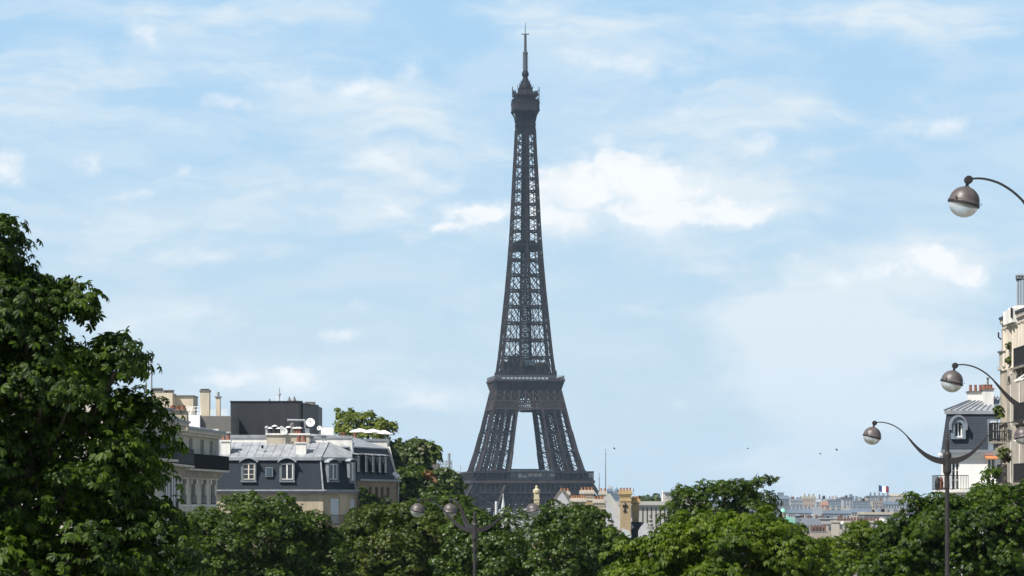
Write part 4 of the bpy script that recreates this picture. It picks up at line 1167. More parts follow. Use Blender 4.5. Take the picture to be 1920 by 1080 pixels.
# stone pinnacle with an ochre finial
y = CY + 1; X = PX(1006, y)
m = MB(); zt = PZ(917, y); m.box(X - .3, X + .3, y - .3, y + .3, ez - 2, zt - .5); c = m.build('stone_pier', mat('pier_stone', (.50, .44, .30), .85, .12, 2.0), ch_)
m = MB(); m.box(X - .36, X + .36, y - .36, y + .36, zt - 1.2, zt - 1.05); m.lathe((X, y, zt), [(.3, -.5), (.42, -.42), (.42, -.1), (.25, .0), (.12, .12), (.16, .2), (.14, .34), (0, .42)], 10); m.build('finial', MATS['pier_stone'], c)
# white gables
def gable(pts, y, th, name, mm, parent):
    m = MB(); n = len(pts); v = [(PX(a, y), y, PZ(b, y)) for a, b in pts]
    m.add(v + [(x, yy + th, z) for x, yy, z in v], [tuple(range(n)), tuple(range(n, 2 * n))[::-1]] + [(i, i + n, (i + 1) % n + n, (i + 1) % n) for i in range(n)])
    return m.build(name, mm, parent)
GABLEW = mat('gable_white', (.44, .455, .47), .85, .1, .5)
g1 = gable([(1054, 922), (1036, 948), (1036, 985), (1073, 985), (1071, 948)], CY + 1.5, .5, 'gable', GABLEW, ch_)
m = MB(); y = CY + 1.45
m.bar((PX(1054.3, y), y + .2, PZ(921.5, y)), (PX(1073, y), y + .2, PZ(950, y)), .16, .7); m.bar((PX(1053.7, y), y + .2, PZ(921.5, y)), (PX(1034.5, y), y + .2, PZ(950, y)), .16, .7); m.build('coping', GREYWALL, g1)
g2 = gable([(1140, 938), (1136, 944), (1136, 1005), (1185, 1005), (1182, 991)], CY - 1.5, .5, 'gable', GABLEW, ch_)
m = MB(); y = CY - 1.6
m.bar((PX(1137, y), y + .2, PZ(929, y)), (PX(1183.5, y), y + .2, PZ(993, y)), .22, .9); m.build('coping', mat('coping_stone', (.42, .42, .40), .85, .1, 1.0), g2)
m = MB(); yy = CY + .5
m.add([(PX(1137, yy), yy, PZ(930, yy)), (PX(1184, yy), yy, PZ(994, yy)), (PX(1184, yy), yy + 8, PZ(994, yy)), (PX(1137, yy), yy + 8, PZ(930, yy)), (PX(1110, yy), yy, PZ(994, yy)), (PX(1110, yy), yy + 8, PZ(994, yy))], [(0, 1, 2, 3), (0, 3, 5, 4), (0, 4, 1), (3, 2, 5)])
m.build('slate_roof', SLATE, ch_)
m = MB(); y = CY - 1; m.box(PX(1183, y), PX(1205, y), y, y + 6, gz, PZ(979, y)); m.build('side_wing', SLATE, ch_)
g3 = gable([(1210, 980), (1202, 987), (1197, 996), (1197, 1010), (1226, 1010), (1222, 990), (1216, 982)], CY - 3, .5, 'gable', GABLEW, ch_)
g4 = gable([(1166, 990), (1165, 1008), (1184, 1008), (1180, 995)], CY - 3.2, .4, 'gable', GABLEW, ch_)
def finial(px, py0, py1, y, mm):
    X = PX(px, y); z0, z1 = PZ(py1, y), PZ(py0, y); h = z1 - z0
    m = MB(); m.lathe((X, y, z0), [(.42, 0), (.42, h * .18), (.28, h * .2), (.34, h * .34), (.2, h * .42), (.26, h * .52), (.3, h * .58), (.12, h * .66), (.1, h * .84), (.16, h * .88), (0, h)], 8)
    m.build('finial', mm, ch_)
FIN = mat('finial_grey', (.24, .23, .22), .85, .3, 3.0)
finial(1145, 962, 993, CY - 3, FIN); finial(1219.5, 962, 993, CY - 4, FIN)
# masts on the chimneys
for px, top_, lab in ((1123.5, 886, 'short radio mast on the yellow brick chimneys'), (1135.5, 840, 'tallest thin mast above the yellow brick chimneys'), (1188, 915, 'stubby rod between the two rightmost brick chimneys')):
    y = CY + 5.6; t_ = thing('roof_mast', (PX(px, y), y, PZ(922, y)), lab, 'antenna', 'masts on the brick chimneys')
    m = MB(); m.tube([(PX(px, y), y, PZ(922, y)), (PX(px, y), y, PZ((top_ + 922) / 2, y)), (PX(px, y), y, PZ(top_, y))], [.07, .05, .025], 6); m.build('pole', GREYWALL, t_)
    m = MB(); m.bar((PX(px - 2, y), y, PZ(top_ + 12, y)), (PX(px + 2, y), y, PZ(top_ + 12, y)), .05); m.build('crossbar', GREYWALL, t_)
# white spires
for px, py0, py1, hw_, y, lab in ((943.5, 925, 968, 6.5, 380, 'slender white spire in front of the iron lattice girder'), (931, 944, 970, 3, 386, 'short grey-white turret cap left of the slender spire')):
    X = PX(px, y); s = y / F
    t_ = thing('spire', (X, y, ground_z(y)), lab, 'spire')
    m = MB(); m.box(X - hw_ * s * 1.1, X + hw_ * s * 1.1, y - .4, y + .4, ground_z(y), PZ(py1, y)); m.build('turret', GABLEW, t_)
    m = MB()
    if hw_ > 4.5: m.lathe((X, y, 0), [(hw_ * s, PZ(py1, y)), (hw_ * s * .55, PZ(950, y)), (.07, PZ(934, y)), (.05, PZ(929, y)), (.1, PZ(928.5, y)), (.03, PZ(927, y)), (.02, PZ(py0, y))], 8)
    else: m.lathe((X, y, 0), [(hw_ * s, PZ(py1, y)), (hw_ * s, PZ(943, y)), (hw_ * s * .8, PZ(940, y)), (0, PZ(py0, y))], 4)
    m.build('spire_roof', GABLEW, t_)

# ------------------------------------------------ stone palace with pilasters
SY = 900.0
gz = ground_z(SY)
pal = thing('stone_palace', (PX(1245, SY), SY, gz), 'long pale stone building with tall pilasters and flat cornice behind the trees', 'building')
PAL = mat('palace_stone', (.36, .345, .32), .85, .1, .15, streak=True)
X0, X1 = PX(1140, SY), PX(1330, SY)
m = MB(); m.box(X0, X1, SY + 1.2, SY + 30, gz, PZ(951, SY)); m.box(X0, X1, SY, SY + 30, gz, PZ(990, SY)); m.build('wall', PAL, pal)
m = MB(); m.box(X0, X1, SY - .8, SY + 1.4, PZ(947, SY), PZ(940, SY)); m.box(X0, X1, SY - .3, SY + 1.4, PZ(951, SY), PZ(947, SY)); m.build('cornice', PAL, pal)
for i in range(22):
    px = 1144 + i * 8.2
    if 1150 < px < 1195: continue
    p = MB(); w = .9; p.box(PX(px, SY) - w * .5, PX(px, SY) + w * .5, SY + .1, SY + 1.3, PZ(990, SY), PZ(951, SY)); p.build('pilaster', PAL, pal)
for px in (1206, 1211, 1239.5, 1250):
    p = MB(); p.box(PX(px - 1.3, SY), PX(px + 1.3, SY), SY + 1.12, SY + 1.25, PZ(980, SY), PZ(957, SY)); p.build('window', GLASS, pal)
m = MB(); m.box(PX(1248, SY), PX(1300, SY), SY + 6, SY + 26, PZ(940, SY), PZ(924, SY)); at_ = m.build('attic', PAL, pal)
m = MB(); m.box(PX(1247, SY), PX(1301, SY), SY + 5.4, SY + 26.5, PZ(924, SY), PZ(922, SY)); m.build('attic_roof', ZINC_DK, at_)
p = MB(); p.box(PX(1265, SY), PX(1269, SY), SY + 5.9, SY + 6, PZ(937, SY), PZ(931, SY)); p.build('window', GLASS, at_)
m = MB(); m.lathe((PX(1245, SY), SY + 8, PZ(940, SY)), [(.25, 0), (.2, 3.0), (.05, 3.2)], 8); m.build('flagpole', OFFWHITE, pal)

# ------------------------------------------------ white house with the gothic dormer, right
WY = 215.0
gz = ground_z(WY)
wh = thing('white_house', (PX(1815, WY), WY, gz), 'bright white house with slate mansard, pointed gothic dormer and iron balcony', 'house')
w0, w1 = (PX(1765, WY), WY), (PX(1876, WY), WY)
fw_ = Fr(w0, w1); ZE3 = PZ(846, WY); ZT3 = PZ(776, WY)
pl = [w0, w1, (w1[0], WY + 9), (w0[0] + 3, WY + 9)]
opW = [(fw_.u_of_px(1785), fw_.u_of_px(1799), PZ(918, WY), PZ(864, WY)), (fw_.u_of_px(1852), fw_.u_of_px(1866), PZ(915, WY), PZ(860, WY))]
lowW = [(o[0], o[1], z, z + 2.0) for o in opW for z in (5.6, 2.6, -.4, -3.4)]
m = MB(); m.wall(fw_, 0, fw_.L, gz - 1, ZE3, opW + lowW)
for a, b in zip(pl[1:], pl[2:] + pl[:1]): m.wall(Fr(a, b), 0, Fr(a, b).L, gz - 1, ZE3)
m.build('wall', WHITE, wh)
for o in opW + lowW: window(wh, fw_, *o, rows=3)
sh_ = MB(); sh_.fbox(fw_, fw_.u_of_px(1781.5), fw_.u_of_px(1784.6), .01, .07, PZ(918, WY), PZ(864, WY)); sh_.build('shutter', SHUT, wh)
m = MB(); m.fbox(fw_, -.25, fw_.L, 0, .3, ZE3 - .3, ZE3 - .12); m.fbox(fw_, -.1, fw_.L, 0, .15, ZE3 - .5, ZE3 - .3); m.build('cornice', WHITE, wh)
m = MB(); m.fbox(fw_, -.05, fw_.L, 0, .42, ZE3 - .12, ZE3 + .1); m.build('gutter', ZINC_DK, wh)
pin = offset_poly(pl, [.5, .2, .2, .25])
ft = Fr(pin[0], pin[1])
m = MB(); m.prism(pl, ZE3 + .1, ZT3, pin); rf = m.build('mansard_roof', brickmat('slate_pale', (.050, .060, .076), (.058, .068, .086), (.03, .034, .042), .3, .16, .6, spec=.2), wh)
m = MB(); pt = offset_poly(pin, -.12); m.prism(pt, ZT3, ZT3 + .25)
ridge = PZ(744, WY + 5)
xa, xb = PX(1836, WY + 5), PX(1876, WY + 5)
m.add([(pt[0][0], pt[0][1], ZT3 + .25), (pt[1][0], pt[1][1], ZT3 + .25), (xb, WY + 5, ridge), (xa, WY + 5, ridge), (pt[3][0], pt[3][1], ZT3 + .25), (pt[2][0], pt[2][1], ZT3 + .25)], [(0, 1, 2, 3), (0, 3, 4), (3, 2, 5, 4), (1, 5, 2)])
zr = m.build('zinc_roof', ZINC, wh)
m = MB()
for i in range(1, 9):
    t_ = i / 9; a = Vector((pt[0][0], pt[0][1], ZT3 + .28)).lerp(Vector((pt[1][0], pt[1][1], ZT3 + .28)), t_); b = Vector((xa, WY + 5, ridge + .03)).lerp(Vector((xb, WY + 5, ridge + .03)), max(0, t_ * 1.25 - .1))
    m.bar(a, b, .05, .07)
m.bar((pt[0][0], pt[0][1], ZT3 + .28), (xa, WY + 5, ridge + .03), .12, .1); m.build('standing_seam', ZINC_DK, zr)
# gothic dormer
u = fw_.u_of_px(1797); z0 = PZ(820, WY); z1 = PZ(797, WY); za = PZ(784, WY)
def gothic(u, hw_, z0, zs, za, n=8):
    L = [(u - hw_, z0), (u - hw_, zs)]
    for i in range(1, n): th = i / n; L.append((u - hw_ * (1 - th ** 1.5), zs + (za - zs) * math.sin(th * 1.5708)))
    L.append((u, za)); R = [(2 * u - a, b) for a, b in L[-2::-1]]
    return L + R
m = MB()
o_ = gothic(u, .5, z0 - .12, z1, za + .05); i_ = gothic(u, .3, z0, z1 - .05, za - .28)
n = len(o_)
for k_ in range(n):
    a, b = k_, (k_ + 1) % n
    m.hexa([fw_.p(*[o_[a][0], .1, o_[a][1]]), fw_.p(o_[b][0], .1, o_[b][1]), fw_.p(i_[b][0], .1, i_[b][1]), fw_.p(i_[a][0], .1, i_[a][1]),
            fw_.p(o_[a][0], -.6, o_[a][1]), fw_.p(o_[b][0], -.6, o_[b][1]), fw_.p(i_[b][0], -.6, i_[b][1]), fw_.p(i_[a][0], -.6, i_[a][1])])
dm = m.build('dormer', mat('dormer_blue', (.19, .235, .28), .6, .12, 2), rf)
h_ = gothic(u, .62, z1 - .35, z1, za + .22); h2 = gothic(u, .5, z1 - .35, z1, za + .08)
m = MB()
for k_ in range(len(h_) - 1):
    a, b = k_, k_ + 1
    m.hexa([fw_.p(h_[a][0], .22, h_[a][1]), fw_.p(h_[b][0], .22, h_[b][1]), fw_.p(h2[b][0], .22, h2[b][1]), fw_.p(h2[a][0], .22, h2[a][1]),
            fw_.p(h_[a][0], -.9, h_[a][1]), fw_.p(h_[b][0], -.9, h_[b][1]), fw_.p(h2[b][0], -.9, h2[b][1]), fw_.p(h2[a][0], -.9, h2[a][1])])
m.build('dormer_hood', ZINC_DK, dm)
m = MB(); m.add([fw_.p(a, -.25, b) for a, b in i_], [tuple(range(n))[::-1]]); wi = m.build('pane', GLASS, dm)
m = MB(); m.fbox(fw_, u - .04, u + .04, -.24, -.16, z0, za - .3); m.fbox(fw_, u - .28, u - .2, -.24, -.16, z0, z1); m.fbox(fw_, u + .2, u + .28, -.24, -.16, z0, z1); m.fbox(fw_, u - .3, u + .3, -.24, -.1, z0, z0 + .1)
m.build('dormer_window', WHITE, dm)
# second, flat dormer right
ua, ub = fw_.u_of_px(1853), fw_.u_of_px(1872)
m = MB(); m.fbox(fw_, ua, ub, -1.6, .05, ZE3 + .1, PZ(786, WY)); d2 = m.build('dormer', MATS['dormer_blue'], rf)
window(d2, fw_, fw_.u_of_px(1857), fw_.u_of_px(1868), PZ(828, WY), PZ(790, WY), d=.09, gm=GLASS_BLUE, rows=2, name='dormer_window')
# chimneys
chimney(wh, PX(1817, WY + 3.6), PX(1845, WY + 3.6), WY + 3.6, WY + 4.6, ZT3, PZ(733, WY + 3.6), OFFWHITE, 3, cap=GREYWALL, cap_h=.1, pot_h=.46, pot_r=.11)
chimney(wh, PX(1846.5, WY + 2.2), PX(1863, WY + 2.2), WY + 2.2, WY + 4.0, ZT3, PZ(728, WY + 2.2), OFFWHITE, 3, cap=TERRA, cap_h=.08, pot_h=.3, pot_r=.17)
m = MB(); m.tube([(PX(1852, WY + 3), WY + 3, PZ(728, WY + 3)), (PX(1852, WY + 3), WY + 3, PZ(712, WY + 3)), (PX(1852, WY + 3) , WY + 3, PZ(708, WY + 3))], [.07, .07, .12], 8); m.build('flue_pipe', GREYWALL, wh)
# balcony reaching out to the left
zb = PZ(919, WY)
m = MB(); m.fbox(fw_, fw_.u_of_px(1755), fw_.u_of_px(1812), 0, 1.0, zb - .16, zb); m.fbox(fw_, fw_.u_of_px(1755), 0, -2.0, -.002, zb - .16, zb); m.build('balcony_slab', OFFWHITE, wh)
railing(wh, fw_, fw_.u_of_px(1755), fw_.u_of_px(1812), .97, zb, zb + 1.05, name='balcony_railing')
xb_ = PX(1748, WY + 2.0); fl2 = Fr((xb_, WY + 2.0), (xb_, WY - .97)); railing(wh, fl2, 0, fl2.L, 0, zb, zb + 1.05, gap=.3, name='balcony_railing')
for px, mm in ((1758, BLACKIRON), (1764, mat('rust_pot', (.22, .08, .05), .8, .2, 2))):
    m = MB(); y = WY - .5; m.lathe((PX(px, y), y, zb), [(.12, 0), (.17, .1), (.2, .5), (.14, .8), (.05, .95)], 8); m.build('balcony_urn', mm, wh)
m = MB(); u0, u1 = fw_.u_of_px(1845.5), fw_.u_of_px(1868)
m.hexa([fw_.p(u0, .02, PZ(855, WY)), fw_.p(u1, .02, PZ(855, WY)), fw_.p(u1, .9, PZ(861, WY)), fw_.p(u0, .9, PZ(861, WY)), fw_.p(u0, .02, PZ(853.5, WY)), fw_.p(u1, .02, PZ(853.5, WY)), fw_.p(u1, .9, PZ(859, WY)), fw_.p(u0, .9, PZ(859, WY))])
m.build('awning', ORANGE_CLOTH, wh)

# ------------------------------------------------ ornate stone apartment block at the right edge
HX = 27.2; HY1 = 168.0; HY0 = 138.0
gz = ground_z(155)
hb = thing('ornate_building', (HX, 160, gz), 'ornate cream stone apartment building with carved bays and black iron balconies', 'apartment building')
fh = Fr((HX, HY1), (HX - .3, HY0))            # u runs from the far corner towards us
def zat(py): return PZ(py, 165)
ZTOP = PZ(598, 168)
floors = [(zat(693), zat(614)), (zat(795), zat(705)), (zat(905), zat(813)), (zat(1010), zat(925)), (zat(1110), zat(1030))]
ops = []
for (a, b) in floors:
    for u in (2.4, 5.4, 8.6, 11.8, 15, 18, 21, 24, 27):
        ops.append((u - .6, u + .6, a, b - .35))
m = MB(); m.wall(fh, 0, fh.L, gz - 1, ZTOP, ops, depth=.12)
fe = Fr((HX + 12, HY1 + .4), (HX, HY1)); m.wall(fe, 0, fe.L, gz - 1, ZTOP)
m.wall(Fr((HX - .3, HY0), (HX + 12, HY0)), 0, 12.3, gz - 1, ZTOP)
m.build('wall', STONE, hb)
for o in ops: window(hb, fh, *o, d=-.06, rows=3, fw=.05)
for (a, b) in floors:                                # arched heads and keystones
    for u in (2.4, 5.4, 8.6, 11.8, 15, 18, 21, 24, 27):
        m = MB()
        for i in range(8):
            ta, tb = math.pi * i / 8, math.pi * (i + 1) / 8
            m.hexa([fh.p(u + .6 * math.cos(ta), .02, b - .4 + .45 * math.sin(ta)), fh.p(u + .6 * math.cos(tb), .02, b - .4 + .45 * math.sin(tb)), fh.p(u + .8 * math.cos(tb), .02, b - .4 + .62 * math.sin(tb)), fh.p(u + .8 * math.cos(ta), .02, b - .4 + .62 * math.sin(ta)),
                    fh.p(u + .6 * math.cos(ta), .16, b - .4 + .45 * math.sin(ta)), fh.p(u + .6 * math.cos(tb), .16, b - .4 + .45 * math.sin(tb)), fh.p(u + .8 * math.cos(tb), .16, b - .4 + .62 * math.sin(tb)), fh.p(u + .8 * math.cos(ta), .16, b - .4 + .62 * math.sin(ta))])
        m.fbox(fh, u - .82, u - .62, 0, .14, a, b - .38); m.fbox(fh, u + .62, u + .82, 0, .14, a, b - .38)
        m.fbox(fh, u - .1, u + .1, 0, .26, b + .02, b + .34)
        m.build('window_surround', STONE, hb)
for u in (0.25, 3.9, 7.0, 10.2, 13.4):
    m = MB(); m.fbox(fh, u - .22, u + .22, 0, .2, gz, ZTOP - .6); m.build('pilaster', STONE, hb)
m = MB()
m.fbox(fh, -.15, fh.L, 0, .15, ZTOP - .5, ZTOP - .3); m.fbox(fh, -.2, fh.L, 0, .26, ZTOP - .3, ZTOP - .05)
n = 60
for i in range(n):
    u = fh.L * i / n; m.fbox(fh, u, u + .18, 0, .2, ZTOP - .72, ZTOP - .5)
m.build('cornice', STONE, hb)
for i in range(14):
    m = MB(); u = 1.0 + i * 1.05; q = fh.p(u, .14, 0)
    m.lathe((q[0], q[1], 0), [(.2, zat(692)), (.2, zat(689)), (.14, zat(688)), (.13, zat(615)), (.2, zat(613)), (.22, zat(610))], 8)
    m.build('column', mat('column_stone', (.56, .50, .41), .85, .18, 2.0, streak=True), hb)
m = MB(); m.fbox(fh, -.25, fh.L, -.2, .32, ZTOP - .05, ZTOP + .08); m.build('gutter', BLACKIRON, hb)
for (a, b) in floors[:4]:
    zs = a - .02
    m = MB(); m.fbox(fh, 6.0, fh.L, 0, .50, zs - .12, zs)
    for i in range(16):
        u = 6.1 + i * 1.5; m.hexa([fh.p(u, .02, zs - .7), fh.p(u + .22, .02, zs - .7), fh.p(u + .22, .12, zs - .7), fh.p(u, .12, zs - .7), fh.p(u, .02, zs - .12), fh.p(u + .22, .02, zs - .12), fh.p(u + .22, .42, zs - .12), fh.p(u, .42, zs - .12)])
    m.build('balcony_slab', mat('sooty_stone', (.20, .18, .15), .9, .3, 1.5), hb)
    railing(hb, fh, 6.0, fh.L, .46, zs, zs + 1.0, gap=.13, name='balcony_railing', ret=.4)
# the corner bay (oriel) that steps out at the far end
def bay(z0, z1, r, cap):
    m = MB(); c = fh.p(.4, 0, 0); pts = []
    for i in range(9):
        th = math.pi * i / 8
        pts.append((c[0] - r * math.sin(th), c[1] + .9 * math.cos(th)))
    m.prism(pts[::-1] if False else pts, z0, z1)
    return m
b_ = bay(gz, zat(690), .3, 0).build('corner_bay', mat('grimy_stone', (.31, .27, .215), .9, .35, 1.2, streak=True), hb)
m = bay(zat(690), zat(684), .46, 0); m.prism([(x, y) for x, y in [fh.p(-.4, 0, 0)[:2], fh.p(-.4, .3, 0)[:2], fh.p(1.4, .3, 0)[:2], fh.p(1.4, 0, 0)[:2]]][::-1], zat(686), zat(683)); m.build('bay_ledge', STONE, b_)
m = bay(zat(684), zat(657), .36, 0); m.build('bay_parapet', STONE, b_)
m = bay(zat(657), zat(654), .46, 0); m.build('bay_coping', mat('weathered_lead', (.10, .10, .10), .7, .2, 2), b_)
for a, rb_ in ((zat(826), .98), (zat(905), .5), (zat(1010), .5)):
    m = bay(a - .12, a, rb_, 0); m.build('bay_ledge', MATS['sooty_stone'], b_)
    m = bay(a - .8, a - .12, rb_ * .72, 0); m.build('bay_bracket', MATS['sooty_stone'], b_)
    m = MB()
    c = fh.p(.4, 0, 0); rr_ = rb_ - .04
    for i in range(25):
        th = math.pi * i / 24; x, y = c[0] - rr_ * math.sin(th), c[1] + .9 * math.cos(th)
        m.bar((x, y, a), (x, y, a + 1), .035)
        th2 = math.pi * min(24, i + 1) / 24
        for dz in (.12, .55, 1): m.bar((x, y, a + dz), (c[0] - rr_ * math.sin(th2), c[1] + .9 * math.cos(th2), a + dz), .045)
    m.build('balcony_railing', BLACKIRON, b_)
m = bay(zat(795), zat(790), .42, 0); m.build('bay_ledge', MATS['sooty_stone'], b_)
# white awning rails slanting in front of the windows
for (a, b) in floors[1:3]:
    for u in (8.6, 12.0):
        m = MB(); m.bar(fh.p(u, .2, b - .1), fh.p(u, 0.8, b - .5), .07); m.bar(fh.p(u + 2.6, .2, b - .1), fh.p(u + 2.6, 0.8, b - .5), .07); m.bar(fh.p(u, 0.8, b - .5), fh.p(u + 2.6, 0.8, b - .5), .09)
        for j in range(4): m.bar(fh.p(u + .3 + .6 * j, .2, b - .15), fh.p(u + .3 + .6 * j, .25, b - 1.8), .05)
        m.build('awning_frame', WHITE, hb)
# roof, white chimney base, tall metal flues
m = MB(); m.prism([(HX - .3, HY0), (HX + 12, HY0), (HX + 12, HY1 + .4), (HX + .1, HY1)], ZTOP - .02, [ZTOP + .1, ZTOP + 2.4, ZTOP + 2.4, ZTOP + .1]); m.build('zinc_roof', ZINC, hb)
m = MB(); y = 162.5; m.box(PX(1898, y), PX(1935, y), y, y + 3, ZTOP - .5, PZ(578, y)); ck = m.build('chimney', OFFWHITE, hb)
m = MB(); m.box(PX(1906, y), PX(1936, y), y + .2, y + 2.8, PZ(578, y), PZ(572, y)); m.build('chimney_cap', OFFWHITE, ck)
for i, px in enumerate((1911.5, 1916.5, 1922)):
    m = MB(); X = PX(px, y); m.tube([(X, y + .5, PZ(572, y)), (X, y + .5, PZ(521, y))], .055, 8); m.lathe((X, y + .5, PZ(521, y)), [(.1, 0), (.1, .12), (.16, .16), (.06, .26)], 8); m.build('flue_pipe', ZINC_DK, ck)
m = MB(); m.bar((PX(1908, y), y + .5, PZ(522, y)), (PX(1926, y), y + .5, PZ(517, y)), .12, .22); m.build('flue_brace', BLACKIRON, ck)
m = MB(); X = PX(1896.5, y); m.bar((X, y, PZ(596, y)), (X, y, PZ(577, y)), .09); m.build('roof_rod', BLACKIRON, hb)
m = MB(); q = fh.p(-.1, .1, zat(637)); m.tube([(q[0] - .25, q[1], zat(617)), (q[0] - .25, q[1], zat(626)), (q[0] - .12, q[1], zat(630)), (q[0], q[1], zat(630))], .05, 6); m.build('wall_bracket', BLACKIRON, hb)

# ------------------------------------------------ overgrown terraces left of the tower, roof garden
GY = 332.0
tg = thing('garden_terraces', (PX(800, GY), GY, ground_z(GY)), 'stepped dark terrace building hidden under hedges and creepers', 'building')
m = MB()
m.box(PX(733, GY + 5), PX(822, GY + 5), GY + 5, GY + 12, ground_z(GY), PZ(868, GY + 5)); m.build('upper_terrace', GREYWALL, tg)
m = MB(); m.box(PX(736, GY + 1), PX(862, GY + 1), GY + 1, GY + 4.9, ground_z(GY), PZ(905, GY + 1)); m.build('lower_terrace', GREYWALL, tg)
rt = thing('roof_garden_block', (PX(680, 330), 330, ground_z(330)), 'white topped terrace block carrying a leafy roof garden and parasols', 'building')
m = MB(); m.box(PX(598, 330), PX(728, 330), 330, 342, ground_z(330), PZ(823, 330)); m.build('wall', OFFWHITE, rt)
m = MB(); m.box(PX(602, 329), PX(626, 329), 328.6, 329.8, PZ(820, 330), PZ(802, 329)); m.build('planter_wall', WHITE, rt)
for i, (x0, x1, yt, lab) in enumerate(((655, 694, 803, 'pale parasol nearest the leafy roof tree, widest of the three'), (678, 720, 804, 'white parasol in the middle of the roof terrace'), (703, 738, 806.5, 'slightly tilted white parasol at the outer terrace edge'))):
    y = 329.0 - i * .25; X = PX((x0 + x1) / 2, y); r = (x1 - x0) / 2 * y / F
    t_ = thing('parasol', (X, y, PZ(816, y)), lab, 'parasol', 'white parasols on the roof terrace')
    m = MB(); n = 8; zt = PZ(yt, y); zl = PZ(yt + 6, y)
    M = Matrix.Rotation(.0 if i < 2 else .12, 3, 'Y')
    m.lathe((X, y, zl), [(0.02, zt - zl), (r * .5, (zt - zl) * .58), (r, 0), (r, -.1), (r * .98, -.02), (r * .5, (zt - zl) * .5), (.02, (zt - zl) * .9)], n, M); m.build('canopy', WHITE, t_)
    m = MB(); m.tube([(X, y, PZ(822, y)), (X, y, zt)], .04, 6); m.build('pole', ZINC_DK, t_)

# blue-grey gantry mast beyond the terraces
t_ = thing('gantry_mast', (PX(842, 1200), 1200, ground_z(1200)), 'distant grey lattice gantry with one thin pole beside the hedges', 'mast')
m = MB(); y = 1200; m.tube([(PX(842, y), y, PZ(885, y)), (PX(842, y), y, PZ(850, y))], .55, 8); m.build('pole', ZINC_DK, t_)
m = MB()
for py in (866, 870, 876): m.bar((PX(822, y), y, PZ(py, y)), (PX(848, y), y, PZ(py, y)), .35)
for px in (822, 826, 831, 837, 847): m.bar((PX(px, y), y, PZ(905, y)), (PX(px, y), y, PZ(863 if px > 822 else 860, y)), .3)
for a, b in ((822, 831), (831, 837), (837, 847)): m.bar((PX(a, y), y, PZ(885, y)), (PX(b, y), y, PZ(866, y)), .25)
m.box(PX(822, y), PX(850, y), y, y + 6, ground_z(y), PZ(880, y)); m.build('platform', ZINC_DK, t_)
t_ = one((lambda b: (b.tube([(PX(863.5, 1300), 1300, PZ(930, 1300)), (PX(863.5, 1300), 1300, PZ(872, 1300))], [.2, .1], 6), b)[1])(MB()), 'lightning_rod', ZINC_DK, 'single thin rod between the hedges and the tower first floor', 'mast', (PX(863.5, 1300), 1300, PZ(930, 1300)))

# ================================================================== TREES
def leaf_template(kind):
    """vertices (n,3) and faces of one leaf; x = side, y = towards the tip, z = leaf normal; length about 1"""
    V = []; Fc = []
    def leaflet(ang, L, w, droop, two):
        ca, sa = math.cos(ang), math.sin(ang)
        b = len(V)
        def P(y, x, z): V.append((sa * y + ca * x, ca * y - sa * x, z))
        if two:
            P(0.03, 0, 0); P(.42 * L, -.75 * w, -.16 * droop + .03); P(.74 * L, -w, -.45 * droop + .02); P(L, 0, -droop)
            P(.74 * L, w, -.45 * droop + .02); P(.42 * L, .75 * w, -.16 * droop + .03); P(.6 * L, 0, -.3 * droop - .03)
            Fc.append((b, b + 6, b + 2, b + 1)); Fc.append((b + 6, b + 3, b + 2)); Fc.append((b, b + 5, b + 4, b + 6)); Fc.append((b + 6, b + 4, b + 3))
        else:
            P(0.03, 0, 0); P(.66 * L, -w, -.35 * droop); P(L, 0, -droop); P(.66 * L, w, -.35 * droop)
            Fc.append((b, b + 3, b + 2, b + 1))
    if kind == 'chestnut':
        for i, a in enumerate((-1.75, -1.05, -.38, .38, 1.05, 1.75)):
            leaflet(a, (.55, .82, 1, 1, .82, .55)[i], (.13, .17, .2, .2, .17, .13)[i], (.45, .4, .35, .35, .4, .45)[i], True)
    elif kind == 'palm5':
        for i, a in enumerate((-1.45, -.7, 0, .7, 1.45)):
            leaflet(a, (.65, .9, 1, .9, .65)[i], .19, (.4, .3, .3, .3, .4)[i], False)
    elif kind == 'sprig':
        for i, (a, L) in enumerate(((-.95, .6), (.95, .6), (-.5, .85), (.5, .85), (0, 1.0))):
            leaflet(a, L, .17, .22, False)
    else:
        leaflet(0, 1, .28, .2, False)
    return np.array(V, dtype=np.float32), Fc

def norm(a): return a / np.maximum(np.linalg.norm(a, axis=1, keepdims=True), 1e-6)

def place_leaves(name, mat_, pos, nrm, axis, size, kind, parent=None, loc=None):
    V, Fc = leaf_template(kind)
    N = len(pos); nv = len(V)
    nrm = norm(nrm); axis = norm(axis - nrm * np.sum(axis * nrm, axis=1, keepdims=True)); side = np.cross(axis, nrm)
    o0 = np.array(wloc(parent) if parent is not None else Vector(loc), dtype=np.float64)
    co = (V[None, :, 0:1] * side[:, None, :] + V[None, :, 1:2] * axis[:, None, :] + V[None, :, 2:3] * nrm[:, None, :]) * size[:, None, None] + (pos - o0)[:, None, :]
    co = co.reshape(-1, 3).astype(np.float32)
    sizes = np.array([len(f) for f in Fc]); flat = np.concatenate([np.array(f) for f in Fc])
    loops = (flat[None, :] + (np.arange(N) * nv)[:, None]).ravel().astype(np.int32)
    tot = np.tile(sizes, N).astype(np.int32); st = np.concatenate([[0], np.cumsum(tot)[:-1]]).astype(np.int32)
    me = bpy.data.meshes.new(name)
    me.vertices.add(len(co)); me.vertices.foreach_set('co', co.ravel())
    me.loops.add(len(loops)); me.loops.foreach_set('vertex_index', loops)
    me.polygons.add(len(tot)); me.polygons.foreach_set('loop_start', st); me.polygons.foreach_set('loop_total', tot)
    me.update(calc_edges=True); me.validate()
    me.materials.append(mat_)
    o = bpy.data.objects.new(name, me); COL.objects.link(o)
    if parent is not None: o.parent = parent
    else: o.location = Vector(loc)
    return o

